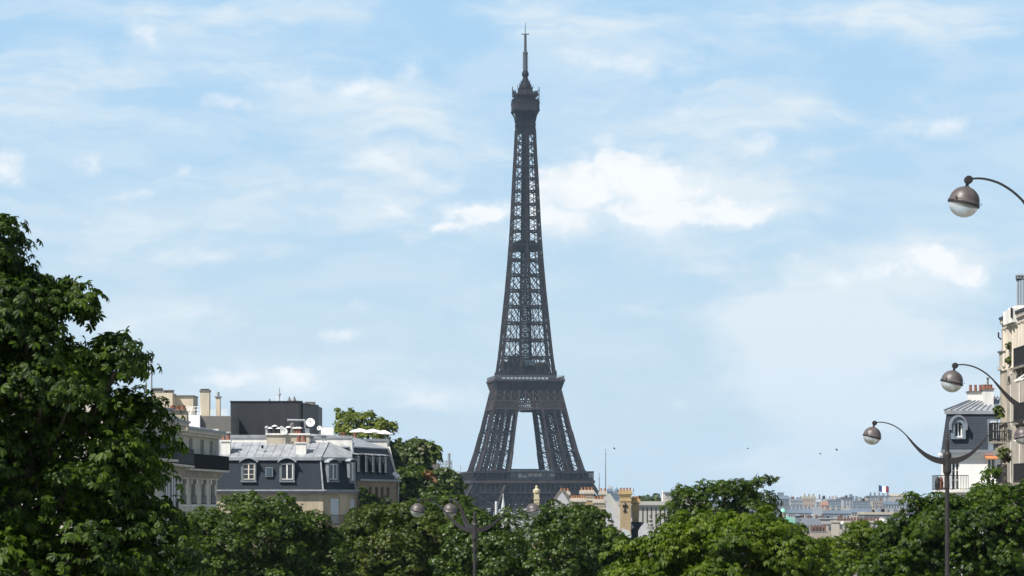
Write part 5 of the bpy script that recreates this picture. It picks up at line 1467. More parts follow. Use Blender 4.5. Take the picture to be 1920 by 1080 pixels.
def crown_points(rng, lobes, pad_r, dens, per_pad, fill, low=-.55, updome=.75, gaps=-.95, dome=.55):
    """leaf positions, normals and axes: pads of foliage over every lobe, loose leaves inside"""
    Ps, Ns, As, pads = [], [], [], []
    LC = np.array([l[:3] for l in lobes]); LR = np.array([l[3:6] for l in lobes])
    for c, r in zip(LC, LR):
        area = 4 * math.pi * (((r[0] * r[1]) ** 1.6 + (r[0] * r[2]) ** 1.6 + (r[1] * r[2]) ** 1.6) / 3) ** (1 / 1.6)
        n = int(area * dens)
        d = norm(rng.normal(size=(n, 3)))
        d = d[d[:, 2] > low]
        K = rng.normal(size=(7, 3)) * 2.6; ph = rng.uniform(0, 6.28, size=7)
        wob = np.sin((d * r / np.mean(r)) @ K.T + ph).sum(axis=1, keepdims=True) / 2.6
        keep0 = (wob[:, 0] > gaps); d = d[keep0]; wob = wob[keep0]
        p = c + d * r * (rng.uniform(.84, 1.03, size=(len(d), 1)) + .10 * np.clip(wob, -1, 1.1))
        keep = np.ones(len(p), bool)
        for c2, r2 in zip(LC, LR):
            if c2 is c: continue
            if np.allclose(c2, c): continue
            keep &= np.sum(((p - c2) / (r2 * .86)) ** 2, axis=1) > 1
        p, d = p[keep], norm(d[keep] / r)
        pr = pad_r * rng.uniform(.6, 1.35, size=(len(p), 1))
        tw_ = rng.uniform(size=len(p)) < .22                 # twigs that stick out of the outline
        p[tw_] += d[tw_] * pad_r * rng.uniform(.35, .95, size=(int(tw_.sum()), 1)); pr[tw_] *= .55
        a = norm(d * .55 + np.array([0, 0, updome]) + rng.normal(size=p.shape) * .22)
        for pp, aa, rr in zip(p, a, pr[:, 0]):
            m = int(per_pad * (rr / pad_r) ** 1.6 * rng.uniform(.7, 1.2)) + 4
            t1 = np.cross(aa, [0.3, 0.9, 0.1]); t1 /= np.linalg.norm(t1); t2 = np.cross(aa, t1)
            rho = np.sqrt(rng.uniform(size=(m, 1))); th = rng.uniform(0, 2 * math.pi, size=(m, 1))
            rad = t1 * np.cos(th) + t2 * np.sin(th)
            pos = pp + rad * rho * rr + aa * (rr * dome * (1 - rho ** 2) - rr * .3) + rng.normal(size=(m, 3)) * rr * .13
            nn = norm(aa + rad * rho * .9 + rng.normal(size=(m, 3)) * .30)
            ax = rad * (0.35 + rho) + np.array([0, 0, -.35]) + rng.normal(size=(m, 3)) * .35
            Ps.append(pos); Ns.append(nn); As.append(ax)
        pads.append(p)
        m = int(area * fill)
        d = norm(rng.normal(size=(m, 3)))
        pos = c + d * r * rng.uniform(.4, .80, size=(m, 1)) ** .8
        Ps.append(pos); Ns.append(norm(d * .4 + rng.normal(size=(m, 3)) * .6 + np.array([0, 0, .5]))); As.append(rng.normal(size=(m, 3)) + np.array([0, 0, -.4]))
    return np.concatenate(Ps), np.concatenate(Ns), np.concatenate(As), np.concatenate(pads)

def make_tree(name, label, base, lobes, leaf, leaf_m, size, pad_r=.55, dens=1.6, per_pad=60, fill=18, seed=1, trunk_r=.22, cat='tree', group=None, limbs=26, low=-.55, updome=.75, gaps=-.95, dome=.55):
    rng = np.random.default_rng(seed)
    t = thing(name, base, label, cat, group)
    P_, N_, A_, pads = crown_points(rng, lobes, pad_r, dens, per_pad, fill, low, updome, gaps, dome)
    sz = size * rng.uniform(.7, 1.25, size=len(P_))
    place_leaves('crown', leaf_m, P_, N_, A_, sz, leaf, t)
    m = MB()
    b = Vector(base); cen = Vector(np.mean(np.array([l[:3] for l in lobes]), axis=0)); lo = min(l[2] - l[5] for l in lobes)
    fork = Vector((b.x + (cen.x - b.x) * .5, b.y + (cen.y - b.y) * .5, max(b.z + 1.4, lo + .25 * (cen.z - lo))))
    m.tube([b - Vector((0, 0, .3)), b + Vector((0, 0, .25)), b.lerp(fork, .5), fork], [trunk_r * 1.6, trunk_r * 1.15, trunk_r, trunk_r * .8], 9)
    idx = rng.permutation(len(pads))[:limbs]
    for i in idx:
        e = Vector(pads[i]); mid = fork.lerp(e, .5) + Vector((0, 0, -.08 * (e - fork).length + .3)) + Vector(rng.normal(size=3) * .12)
        m.tube([fork, fork.lerp(mid, .5) + Vector(rng.normal(size=3) * .08), mid, mid.lerp(e, .6) + Vector(rng.normal(size=3) * .06), e], [trunk_r * .42, trunk_r * .33, trunk_r * .24, trunk_r * .13, .015], 5)
    m.build('trunk', BARK, t, smooth=True)
    return t

def L(px, py, rx, rz, Y, ry=None):
    """a crown lobe whose outline is centred at (px, py) with the given half sizes in picture pixels at distance Y"""
    s = Y / F
    return (PX(px, Y), Y, PZ(py, Y), rx * s, (ry or rx) * s, rz * s)

LEAF_DARK = leafmat('leaf_chestnut_dark', (0.008, 0.023, 0.002), (0.082, 0.138, 0.007), .3, .48, spec=.2)
LEAF_MID = leafmat('leaf_mid', (0.010, 0.027, 0.002), (0.086, 0.136, 0.009), .27, .44, spec=.25)
LEAF_OLIVE = leafmat('leaf_olive', (0.015, 0.029, 0.003), (0.100, 0.132, 0.011), .25, .44, spec=.25)
LEAF_WHITE = leafmat('leaf_glossy', (0.010, 0.028, 0.003), (0.088, 0.138, 0.012), .24, .40, red=.2, spec=.3)
LEAF_BRIGHT = leafmat('leaf_bright', (0.024, 0.054, 0.002), (0.140, 0.186, 0.009), .3, .46, spec=.2)
LEAF_YELLOW = leafmat('leaf_yellow', (0.085, 0.12, 0.015), (0.24, 0.255, 0.045), .4, .5, spec=.25)
LEAF_PLANT = leafmat('leaf_plant', (0.03, 0.06, 0.008), (0.12, 0.15, 0.025), .25, .5, spec=.25)

def gbase(px, Y): return (PX(px, Y), Y, ground_z(Y))

# the big chestnut at the left edge
Y = 44.0
make_tree('chestnut_tree', 'large dark horse chestnut tree filling the lower left corner', (PX(-120, Y), Y, ground_z(Y)),
          [L(-129, 590, 145, 235, Y), L(-94, 625, 185, 160, Y), L(21, 605, 115, 85, Y, 150), L(131, 695, 105, 80, Y, 140), L(-14, 760, 230, 150, Y), L(126, 840, 140, 120, Y, 160), L(46, 980, 230, 160, Y, 260),
           L(208, 662, 38, 38, Y), L(111, 548, 48, 36, Y), L(231, 770, 50, 55, Y, 70), L(211, 960, 105, 110, Y, 130), L(241, 1060, 100, 80, Y, 140), L(-94, 1080, 300, 200, Y), L(-14, 500, 52, 50, Y, 80), L(8, 498, 42, 40, Y, 60), L(48, 520, 38, 30, Y, 60), L(88, 540, 38, 30, Y, 60), L(-40, 470, 50, 50, Y, 70), L(164, 590, 34, 30, Y), L(232, 632, 16, 14, Y), L(31, 530, 55, 42, Y), L(-12, 462, 22, 26, Y), L(258, 765, 14, 12, Y), L(236, 700, 18, 18, Y)],
          'chestnut', LEAF_DARK, .118, pad_r=.50, dens=1.75, per_pad=88, fill=60, updome=1.15, gaps=-.6, dome=.42, seed=3, trunk_r=.28, limbs=46)

# the row of trees along the avenue
Y = 136.0
make_tree('avenue_tree', 'dark green fine-leaved tree below the slate mansard house, left of the row', gbase(480, Y),
          [L(480, 1010, 130, 75, Y), L(400, 1040, 90, 75, Y), L(560, 1040, 85, 72, Y), L(500, 975, 75, 42, Y), L(590, 1000, 45, 40, Y), L(365, 1000, 45, 38, Y), L(440, 1110, 170, 90, Y), L(560, 1110, 90, 80, Y)],
          'palm5', LEAF_MID, .145, pad_r=.46, dens=2.1, per_pad=58, fill=30, gaps=-.75, updome=.95, seed=11, group='trees along the avenue')
Y = 141.0
make_tree('avenue_tree', 'olive green tree behind the left globes of the centre street lamp', gbase(740, Y),
          [L(745, 1020, 110, 76, Y), L(700, 1045, 80, 70, Y), L(810, 1030, 75, 70, Y), L(760, 975, 62, 36, Y), L(690, 985, 40, 34, Y), L(840, 985, 40, 30, Y), L(660, 1040, 40, 50, Y), L(740, 1110, 140, 80, Y)],
          'palm5', LEAF_OLIVE, .145, pad_r=.46, dens=2.1, per_pad=58, fill=30, gaps=-.75, updome=.95, seed=12, group='trees along the avenue')
Y = 129.0
make_tree('avenue_tree', 'glossy tree with reddish patches beneath the yellow brick chimneys', gbase(1010, Y),
          [L(1000, 1038, 150, 80, Y), L(1065, 988, 80, 42, Y), L(920, 1026, 70, 58, Y), L(1110, 1020, 60, 62, Y), L(885, 985, 40, 26, Y), L(1035, 970, 40, 22, Y), L(1130, 1060, 60, 60, Y), L(1000, 1120, 190, 90, Y), L(885, 1070, 60, 80, Y)],
          'palm5', LEAF_WHITE, .145, pad_r=.46, dens=2.1, per_pad=58, fill=30, gaps=-.75, updome=.95, seed=13, group='trees along the avenue')
Y = 86.0
make_tree('chestnut_tree', 'bright yellow-green chestnut with layered drooping leaves right of centre', gbase(1360, Y),
          [L(1360, 1050, 150, 82, Y), L(1250, 1065, 90, 65, Y), L(1455, 1072, 85, 72, Y), L(1390, 990, 90, 26, Y), L(1300, 1005, 70, 26, Y), L(1190, 1040, 40, 35, Y), L(1465, 1012, 50, 26, Y), L(1515, 1070, 45, 46, Y), L(1340, 1120, 230, 80, Y), L(1180, 1100, 60, 50, Y)],
          'chestnut', LEAF_BRIGHT, .15, pad_r=.55, dens=1.7, per_pad=72, fill=34, seed=14, updome=1.2, gaps=-.7, dome=.42, group='trees along the avenue')
Y = 122.0
make_tree('avenue_tree', 'taller loose tree behind the bright chestnut, one sprig reaching right', gbase(1350, Y),
          [L(1345, 940, 70, 40, Y), L(1375, 912, 48, 20, Y), L(1430, 903, 24, 11, Y), L(1300, 950, 52, 34, Y), L(1400, 960, 60, 40, Y), L(1270, 975, 40, 28, Y), L(1440, 985, 55, 30, Y), L(1415, 930, 34, 12, Y), L(1350, 1000, 110, 50, Y)],
          'palm5', LEAF_MID, .16, pad_r=.40, dens=2.1, per_pad=28, fill=14, seed=15, group='trees along the avenue')
Y = 152.0
make_tree('avenue_tree', 'small mid-green tree in front of the distant pale roofs', gbase(1590, Y),
          [L(1600, 1035, 65, 50, Y), L(1555, 1050, 48, 42, Y), L(1650, 1030, 50, 46, Y), L(1628, 1002, 32, 15, Y), L(1580, 1100, 110, 60, Y), L(1500, 1060, 45, 50, Y)],
          'palm5', LEAF_BRIGHT, .19, pad_r=.5, dens=2.2, per_pad=44, fill=20, seed=16, group='trees along the avenue')
Y = 102.0
make_tree('chestnut_tree', 'dark broad chestnut at the right edge around the street lamp pole', gbase(1830, Y),
          [L(1830, 990, 100, 70, Y), L(1760, 985, 70, 52, Y), L(1890, 960, 70, 62, Y), L(1720, 1010, 60, 60, Y), L(1850, 936, 50, 32, Y), L(1788, 948, 34, 26, Y), L(1690, 1040, 50, 60, Y), L(1735, 950, 26, 18, Y), L(1688, 995, 28, 24, Y), L(1820, 1080, 150, 80, Y), L(1930, 1040, 110, 100, Y), L(1680, 1090, 60, 60, Y)],
          'palm5', LEAF_DARK, .165, pad_r=.5, dens=2.0, per_pad=66, fill=34, updome=1.0, gaps=-.7, seed=17, group='trees along the avenue')
Y = 165.0
make_tree('avenue_tree', 'dim tree in the dip between the two left avenue trees', gbase(640, Y),
          [L(640, 1050, 70, 52, Y), L(610, 1060, 50, 50, Y), L(660, 1020, 30, 22, Y), L(640, 1110, 90, 60, Y)],
          'palm5', LEAF_MID, .145, pad_r=.42, dens=2.7, per_pad=46, fill=20, seed=18, group='trees along the avenue')
Y = 170.0
make_tree('avenue_tree', 'shadowy tree between the left house front and the terraces', gbase(720, Y),
          [L(855, 965, 50, 30, Y), L(800, 985, 60, 40, Y), L(880, 1000, 60, 50, Y), L(830, 1040, 90, 60, Y)],
          'palm5', LEAF_MID, .2, pad_r=.5, dens=2.0, per_pad=40, fill=20, seed=19, group='trees along the avenue')

# the roof garden tree and the hedges on the terraces
Y = 334.0
make_tree('roof_tree', 'pale yellow-green loose tree growing on the roof terrace above white parasols', (PX(690, Y), Y, PZ(822, Y)),
          [L(645, 785, 16, 20, Y), L(668, 790, 18, 16, Y), L(690, 785, 14, 14, Y), L(712, 797, 18, 14, Y), L(735, 800, 10, 7, Y), L(655, 805, 26, 14, Y), L(700, 812, 34, 12, Y), L(632, 772, 6, 8, Y), L(655, 770, 6, 6, Y), L(662, 776, 5, 7, Y), L(738, 797, 4, 6, Y)],
          'sprig', LEAF_YELLOW, .34, pad_r=.42, dens=2.0, per_pad=14, fill=4.5, seed=21, trunk_r=.12, limbs=22)
def shrub(name, label, lobes, lm, size, seed, kind='sprig', dens=1.8, per=26, fill=12, pad=.6, cat='shrub', base=None, group=None):
    rng = np.random.default_rng(seed)
    b = base or (lobes[0][0], lobes[0][1], lobes[0][2] - lobes[0][5])
    t = thing(name, b, label, cat, group)
    P_, N_, A_, pads = crown_points(rng, lobes, pad, dens, per, fill)
    place_leaves('foliage', lm, P_, N_, A_, size * rng.uniform(.7, 1.3, size=len(P_)), kind, t)
    m = MB()
    for i in rng.permutation(len(pads))[:14]:
        e = Vector(pads[i]); bb = Vector(b); m.tube([bb, bb.lerp(e, .5) + Vector((0, 0, .1)), e], [.06, .04, .01], 5)
    m.build('stem', BARK, t)
    return t
Y = 334.0
LEAF_HEDGE = leafmat('leaf_hedge', (0.018, 0.038, 0.005), (0.100, 0.135, 0.016), .25, .45)
LEAF_RUSSET = leafmat('leaf_russet', (0.10, 0.06, 0.015), (0.34, 0.15, 0.05), .25, .5)
LEAF_PINK = leafmat('leaf_dusky', (0.04, 0.06, 0.01), (0.14, 0.12, 0.05), .25, .5)
shrub('terrace_hedge', 'large boxy hedge overhanging the top terrace right of the brown house', [L(755, 848, 26, 22, Y), L(780, 842, 24, 18, Y), L(765, 868, 36, 20, Y), L(800, 850, 18, 20, Y)], LEAF_HEDGE, .42, 31, group='hedges on the terraces')
shrub('terrace_bush', 'lighter upright grassy bush at the right end of the top hedge', [L(808, 842, 10, 16, Y - 1), L(813, 855, 9, 14, Y - 1)], LEAF_PLANT, .5, 32, group='hedges on the terraces')
shrub('terrace_bush', 'dusky pinkish shrub between the top hedge and its grassy end', [L(790, 838, 9, 8, Y - 1.5)], LEAF_PINK, .32, 33, per=16, group='hedges on the terraces')
Y = 330.0
shrub('terrace_hedge', 'dark green bushes on the middle terrace left of the russet shrub', [L(770, 893, 32, 18, Y), L(750, 905, 20, 24, Y), L(795, 905, 26, 22, Y)], LEAF_MID, .42, 34, group='hedges on the terraces')
shrub('terrace_bush', 'russet orange shrub on the middle terrace', [L(808, 892, 11, 10, Y - 1.5)], LEAF_RUSSET, .3, 35, per=18, group='hedges on the terraces')
shrub('terrace_hedge', 'mid-green bushes on the lower terrace beside the tower first floor', [L(838, 893, 24, 16, Y - .5), L(850, 910, 20, 24, Y - .5), L(822, 915, 26, 22, Y - .5), L(858, 925, 14, 22, Y - .5)], LEAF_HEDGE, .42, 36, group='hedges on the terraces')
shrub('terrace_hedge', 'lowest dark mass of creepers under the terraces', [L(770, 945, 40, 26, Y - 2), L(820, 945, 44, 28, Y - 2), L(735, 960, 30, 30, Y - 2), L(855, 950, 24, 24, Y - 2)], LEAF_MID, .42, 37, group='hedges on the terraces')
shrub('balcony_plant', 'dark creeper growing at the foot of the brown brick house', [L(690, 945, 14, 20, 309), L(715, 945, 14, 18, 312), L(680, 930, 6, 16, 308)], LEAF_MID, .3, 38, pad=.35)
shrub('roof_bush', 'tiny bush on the roof edge left of the leafy roof tree', [L(612, 812, 5, 6, 331), L(603, 813, 3, 3, 331)], LEAF_HEDGE, .3, 39, pad=.25)
# plants on the right buildings
Y = 164.0
def bplant(px, py, rx, rz, label, seed, Yb=164.5, dx=-.55):
    l = [(PX(px, Yb), Yb, PZ(py, Yb), rx * Yb / F, .35, rz * Yb / F)]
    shrub('balcony_plant', label, l, LEAF_PLANT, .16, seed, dens=14, per=14, fill=10, pad=.14, cat='plant', group='plants on the ornate building')
bplant(1884, 852, 9, 16, 'bushy plant on the lowest visible balcony of the ornate building', 41)
bplant(1873, 772, 7, 14, 'pale trailing plant at the corner of the ornate building', 42)
bplant(1891, 648, 5, 7, 'small plant behind the stone parapet near the roof', 43)
bplant(1892, 675, 4, 6, 'small plant on the stone parapet below the top windows', 44)
shrub('tall_shrub', 'leafy shoots rising before the orange awning of the white house', [L(1860, 884, 10, 16, 108), L(1866, 905, 14, 14, 108)], LEAF_DARK, .2, 45, kind='palm5', dens=3, per=16, pad=.3, base=(PX(1840, 108), 108, ground_z(108)))

# ================================================================== STREET LAMPS
ARM = [(0.0, -.02), (.25, -.03), (.5, .05), (.77, .22), (1.0, .46), (1.2, .69), (1.42, .87), (1.65, .97), (1.85, 1.01), (2.05, 1.0)]
def lamp(label, azs, loc, hgt, tilt=.25, rot=0.0):
    """loc: foot of the pole; hgt: height of the crossing of the arms above the foot; azs: directions of the arms"""
    t = thing('street_lamp', loc, label, 'street lamp', 'globe street lamps on curved arms')
    bx, by, bz = loc
    m = MB()
    m.lathe((bx, by, bz), [(.22, 0), (.22, .12), (.14, .2), (.12, 1.1), (.09, 1.25), (.085, hgt * .55), (.1, hgt * .55 + .02), (.1, hgt * .55 + .1), (.065, hgt * .55 + .12), (.06, hgt - .9), (.075, hgt - .88), (.075, hgt - .8), (.065, hgt - .4)], 12)
    m.build('pole', LAMPPOLE, t, smooth=False)
    m = MB()
    m.lathe((bx, by, bz + hgt), [(.09, -.5), (.12, -.42), (.12, .08), (.085, .14), (.06, .16), (.055, .5), (.03, .53), (.025, .62), (0, .64)], 12)
    m.build('hub', LAMPPOLE, t)
    for az in azs:
        ca, sa = math.cos(az), math.sin(az)
        def W(r, z, side=0.0): return (bx + ca * r - sa * side, by + sa * r + ca * side, bz + hgt + z)
        m = MB()
        # the blade: deep near the pole, thinning outwards
        n = 26; rr = np.linspace(.06, 2.05, n)
        from_r = [a for a, _ in ARM]; from_z = [b for _, b in ARM]
        # smooth curve through the points
        cs = np.interp(rr, from_r, from_z); cs = np.convolve(np.pad(cs, 2, mode='edge'), np.ones(5) / 5, mode='valid'); cs[-2:] = [.995, 1.0]
        for i in range(n - 1):
            q = []
            for j in (i, i + 1):
                f = rr[j] / 2.05
                dep = .165 * max(0, 1 - rr[j] / 1.15) ** .6 + .028; wd = .075 * (1 - f) + .028
                q.append((rr[j], cs[j], dep, wd))
            (r0, z0, d0, w0), (r1, z1, d1, w1) = q
            m.hexa([W(r0, z0 - d0, -w0), W(r1, z1 - d1, -w1), W(r1, z1 - d1, w1), W(r0, z0 - d0, w0), W(r0, z0, -w0), W(r1, z1, -w1), W(r1, z1, w1), W(r0, z0, w0)])
        arm = m.build('arm', LAMPARM, t)
        m = MB(); k0 = Vector(W(2.05, 1.0)); M = Matrix.Rotation(az, 3, 'Z')
        Mk = M @ Matrix.Rotation(math.radians(90), 3, 'X')
        m.lathe(tuple(k0 + Vector((0, 0, -.04)) - Mk @ Vector((0, 0, .06))), [(.02, 0), (.07, .005), (.07, .115), (.02, .12)], 10, Mk)
        m.bar(k0 + Vector((0, 0, -.04)), Vector(W(2.09, .82)), .05)
        m.build('knuckle', LAMPARM, arm)
        c = Vector(W(2.12, .60))
        R = M @ Matrix.Rotation(-tilt, 3, 'Y')
        m = MB(); prof = [(.262, -.03), (.262, .0)] + [(.255 * math.cos(a), .255 * math.sin(a)) for a in np.linspace(0, 1.45, 9)] + [(.03, .262), (0, .275)]
        m.lathe(tuple(c), prof, 24, R); shade = m.build('lamp_shade', LAMPMETAL, t, smooth=True)
        m = MB(); m.lathe(tuple(c), [(.266, -.05), (.27, -.045), (.27, -.02), (.266, -.015)], 24, R)
        for a in (.9, 3.0, 5.1):
            p = R @ Vector((.27 * math.cos(a), .27 * math.sin(a), .02)); p2 = R @ Vector((.285 * math.cos(a), .285 * math.sin(a), .02)); m.bar(c + p, c + p2, .03)
        m.build('shade_ring', LAMPARM, shade)
        m = MB(); m.lathe(tuple(c), [(.245 * math.cos(a), -.03 - .225 * math.sin(a)) for a in np.linspace(0, 1.5, 9)] + [(0, -.256)], 24, R)
        m.build('glass_bowl', BOWL, shade, smooth=True)
    return t
def lamp_at(pole_px, Y, joint_py, azs, label, **kw):
    x = PX(pole_px, Y); z = PZ(joint_py, Y); g = ground_z(Y)
    return lamp(label, azs, (x, Y, g), z - g, **kw)
PI = math.pi
lamp_at(2050, 50.0, 447, (PI, 0.0), 'nearest street lamp, its single globe hanging high at the upper right edge')
lamp_at(1958, 70.0, 764, (PI, 0.0), 'street lamp whose globe hangs before the sky left of the ornate stone building')
lamp_at(1776, 86.0, 857, (PI, -.12), 'complete street lamp with tall pole and two sweeping arms before the white house')
lamp_at(890, 110.0, 988, (PI - .2, .05, PI * .5 + .45), 'centre street lamp with three globes against the trees below the tower')
lamp_at(1694, 140.0, 1110, (PI, 0.0), 'low street lamp with only a globe top showing at the bottom of the trees')
lamp_at(1834, 121.0, 1112, (PI, 0.0), 'low street lamp with only one arm tip showing at the bottom right')

# ================================================================== FAR CITY, FLAG, BIRDS
HAZEW = mat('far_white', (.29, .315, .345), .9, .06, .05); CREAMW = mat('far_cream', (.36, .33, .28), .9, .08, .05)  # bluish distance haze put into the white, grey and zinc colours
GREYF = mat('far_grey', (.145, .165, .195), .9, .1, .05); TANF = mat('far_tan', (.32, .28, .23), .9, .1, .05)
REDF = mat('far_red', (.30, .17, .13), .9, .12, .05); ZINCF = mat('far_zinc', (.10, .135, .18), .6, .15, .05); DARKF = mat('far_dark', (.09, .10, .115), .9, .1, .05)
POTDARK = mat('far_pot', (.13, .075, .06), .9, .2, .5)
COPPER = mat('green_copper', (.22, .48, .38), .7, .15, 1.0)
def far(label, x0, x1, yt, Y, wm, roof=None, roof_m=None, yr=None, wins=None, depth=14, cat='building', extra=None, dark=DARKF, yb=None):
    """a distant building: x0..x1 and the eave row yt at distance Y; roof kinds: flat, mansard, gable; wins=(columns, rows)"""
    gz = ground_z(Y) - 6
    t = thing('city_building', (PX((x0 + x1) / 2, Y), Y, gz), label, cat, 'distant city buildings')
    X0, X1, ze = PX(x0, Y), PX(x1, Y), PZ(yt, Y)
    m = MB(); m.box(X0, X1, Y, Y + depth, gz, ze); m.build('wall', wm, t)
    m = MB(); e = (X1 - X0) * .02
    zr = PZ(yr, Y) if yr else ze + .6
    if roof == 'mansard':
        ins = min((X1 - X0) * .15, (zr - ze) * .5)
        m.prism([(X0 - e, Y - e), (X1 + e, Y - e), (X1 + e, Y + depth), (X0 - e, Y + depth)], ze, zr, [(X0 + ins, Y + ins), (X1 - ins, Y + ins), (X1 - ins, Y + depth - ins), (X0 + ins, Y + depth - ins)])
        m.build('roof', roof_m or ZINCF, t)
    elif roof == 'gable':
        m.hexa([(X0 - e, Y - e, ze), (X1 + e, Y - e, ze), (X1 + e, Y + depth, ze), (X0 - e, Y + depth, ze), (X0 - e, Y + depth * .48, zr), (X1 + e, Y + depth * .48, zr), (X1 + e, Y + depth * .52, zr), (X0 - e, Y + depth * .52, zr)])
        m.build('roof', roof_m or ZINCF, t)
    else:
        m.box(X0 - e, X1 + e, Y - e, Y + depth + e, ze, zr); m.build('roof', roof_m or wm, t)
    if wins:
        nc, nr = wins; zb = PZ(yb, Y) if yb else ze - (X1 - X0) / nc * nr * 1.2
        for r in range(nr):
            for c in range(nc):
                w = (X1 - X0) / nc; x = X0 + (c + .5) * w; hh = (ze - zb) / nr; z = zb + (r + .5) * hh
                p = MB(); p.box(x - w * .24, x + w * .24, Y - .12, Y + .1, z - hh * .32, z + hh * .32); p.build('window', dark, t)
    if extra: extra(t, X0, X1, Y, ze, zr)
    elif roof != 'gable':
        rr = random.Random(int(x0 * 7 + Y)); sc_ = Y / 2200
        for i in range(max(2, int((x1 - x0) / 6))):             # chimneys, lift houses and vents on the roof
            x = rr.uniform(X0 + 1, X1 - 1); w = rr.uniform(.6, 2.2) * sc_; h = rr.uniform(.8, 2.6) * sc_
            p = MB(); p.box(x - w / 2, x + w / 2, Y + 2, Y + 2 + rr.uniform(1, 3), zr - .5, zr + h)
            if w < 1.2 * sc_: p.box(x - w * .35, x + w * .35, Y + 2.2, Y + 2.8, zr + h, zr + h * 1.3)
            p.build('chimney' if w < 1.2 * sc_ else 'roof_house', rr.choice([POTDARK, GREYF, CREAMW, GREYF]), t)
    return t
def pots(n, mm=POTDARK, h=1.6, w=1.2):
    def f(t, X0, X1, Y, ze, zr):
        for i in range(n):
            x = X0 + (X1 - X0) * (i + .5) / n
            p = MB(); p.box(x - w / 2, x + w / 2, Y + 2, Y + 4, zr - .3, zr + h); p.box(x - w * .35, x + w * .35, Y + 2.3, Y + 3.7, zr + h, zr + h * 1.35); p.build('chimney', mm, t)
    return f
# nearest rooftops, just above the trees
far('cream house with a row of red chimneys above small white awnings', 1572, 1652, 980, 620, CREAMW, 'flat', CREAMW, 976.5, (9, 1), extra=pots(13, POTDARK, .55, .3), yb=993)
far('dark-roofed long grey hall with one pale cornice stripe', 1621, 1700, 965, 760, GREYF, 'flat', CREAMW, 960, (10, 1), yb=976)
far('small bright white box house beside the right trees', 1653, 1663, 977, 640, WHITE, 'flat', WHITE, 973)
far('slate turret house with a cream wall and steep grey roof', 1511, 1541, 986, 640, CREAMW, 'mansard', GREYF, 972, (4, 1), extra=pots(2, POTDARK, .5, .4), yb=995)
far('low red-chimneyed house half sunk behind the trees', 1522, 1552, 998, 560, TANF, 'gable', GREYF, 994, extra=pots(5, POTDARK, .7, .35))
far('wide blank grey wall stretching behind the slate turret', 1492, 1600, 973, 1000, mat('far_blank', (.33, .32, .31), .9, .06, .05), 'flat', HAZEW, 971)
far('pale low block right of the slate turret with dark roof line', 1552, 1580, 985, 700, TANF, 'flat', DARKF, 983, (4, 1), yb=995)
far('white shed with a dark rim and little raised lantern', 1516, 1562, 969, 1100, HAZEW, 'flat', DARKF, 967.5, extra=lambda t, X0, X1, Y, ze, zr: (lambda p: (p.box(X0 + 2, X0 + 5.2, Y + 2, Y + 6, zr, zr + 3.2), p.build('lantern', HAZEW, t)))(MB()))
# the long blue row
far('long row with blue zinc mansard in the middle distance', 1478, 1530, 962, 1500, HAZEW, 'mansard', ZINCF, 955, (12, 1), yb=969, extra=pots(7, GREYF, 1.5, 1.0))
far('second long zinc row, right of the first with lighter walls', 1531, 1596, 963, 1520, HAZEW, 'mansard', ZINCF, 957, (14, 1), yb=969, extra=pots(6, CREAMW, 1.5, 1.0))
far('blue-roofed row whose right part drops behind the grey hall', 1597, 1660, 961, 1540, CREAMW, 'mansard', ZINCF, 954, (13, 1), yb=968, extra=pots(6, GREYF, 1.4, 1.0))
far('curved pale block at the end of the long zinc rows', 1660, 1715, 962, 1560, HAZEW, 'flat', ZINCF, 960, (10, 1), yb=968)
# upper skyline
far('grey-blue flat block partly hidden by the reaching sprig', 1395, 1432, 939, 2300, GREYF, 'flat', ZINCF, 937.5, (9, 2), yb=952)
far('stepped dark-topped block left of the cream house on the skyline', 1452, 1482, 936, 2500, GREYF, 'mansard', ZINCF, 929, (6, 2), yb=950, extra=lambda t, X0, X1, Y, ze, zr: (lambda p: (p.box(X0 + 3, X0 + 8, Y + 3, Y + 8, zr - 1, zr + 2.6), p.build('roof_house', GREYF, t)))(MB()))
far('low white building between the stepped block and the cream house', 1483, 1505, 938, 2450, HAZEW, 'flat', HAZEW, 936, (7, 2), yb=950)
far('cream house with a row of reddish attic windows on the skyline', 1505, 1530, 936, 2600, CREAMW, 'flat', CREAMW, 931, (5, 2), yb=950, dark=REDF, extra=pots(3, TANF, 1.8, 1.6))
far('narrow white gable next to the cream skyline house', 1530.5, 1541, 941, 2550, HAZEW, 'gable', HAZEW, 936.5, (2, 2), yb=952)
far('reddish brown block with a steep roof on the skyline', 1541, 1554, 947, 2200, REDF, 'mansard', REDF, 940, (3, 1), yb=954)
far('grey slab with many small windows right of the reddish block', 1555, 1582, 940, 2400, ZINCF, 'flat', GREYF, 938.5, (8, 3), yb=955, dark=HAZEW)
far('tower-like pale block with a dark flat cap', 1581, 1599, 937, 2350, HAZEW, 'flat', DARKF, 932.5, (3, 3), yb=953)
far('broad blue-grey slab left of the flagged building', 1600, 1640, 941, 2380, ZINCF, 'flat', GREYF, 939.5, (11, 3), yb=955, dark=HAZEW)
far('white block under the big flag', 1629, 1669, 931, 2500, HAZEW, 'flat', GREYF, 929, (10, 2), yb=941, extra=pots(5, GREYF, 2.0, 1.3))
far('stepped cream annex at the left foot of the flagged building', 1612, 1631, 938, 2480, CREAMW, 'flat', CREAMW, 934, (4, 2), yb=948)
far('tan block with a shallow roof right of the flag', 1669, 1698, 930, 2500, TANF, 'gable', TANF, 926, (1, 1), yb=939, dark=TANF)
far('dark blue mansard row beneath the flagged building', 1655, 1702, 946, 2300, HAZEW, 'mansard', ZINCF, 940, (9, 1), yb=954, extra=pots(5, HAZEW, 2.5, 1.2))
far('tan slab tucked between the flagged building and the long zinc rows', 1636, 1656, 941, 2280, TANF, 'flat', TANF, 939.5, (5, 2), yb=953)
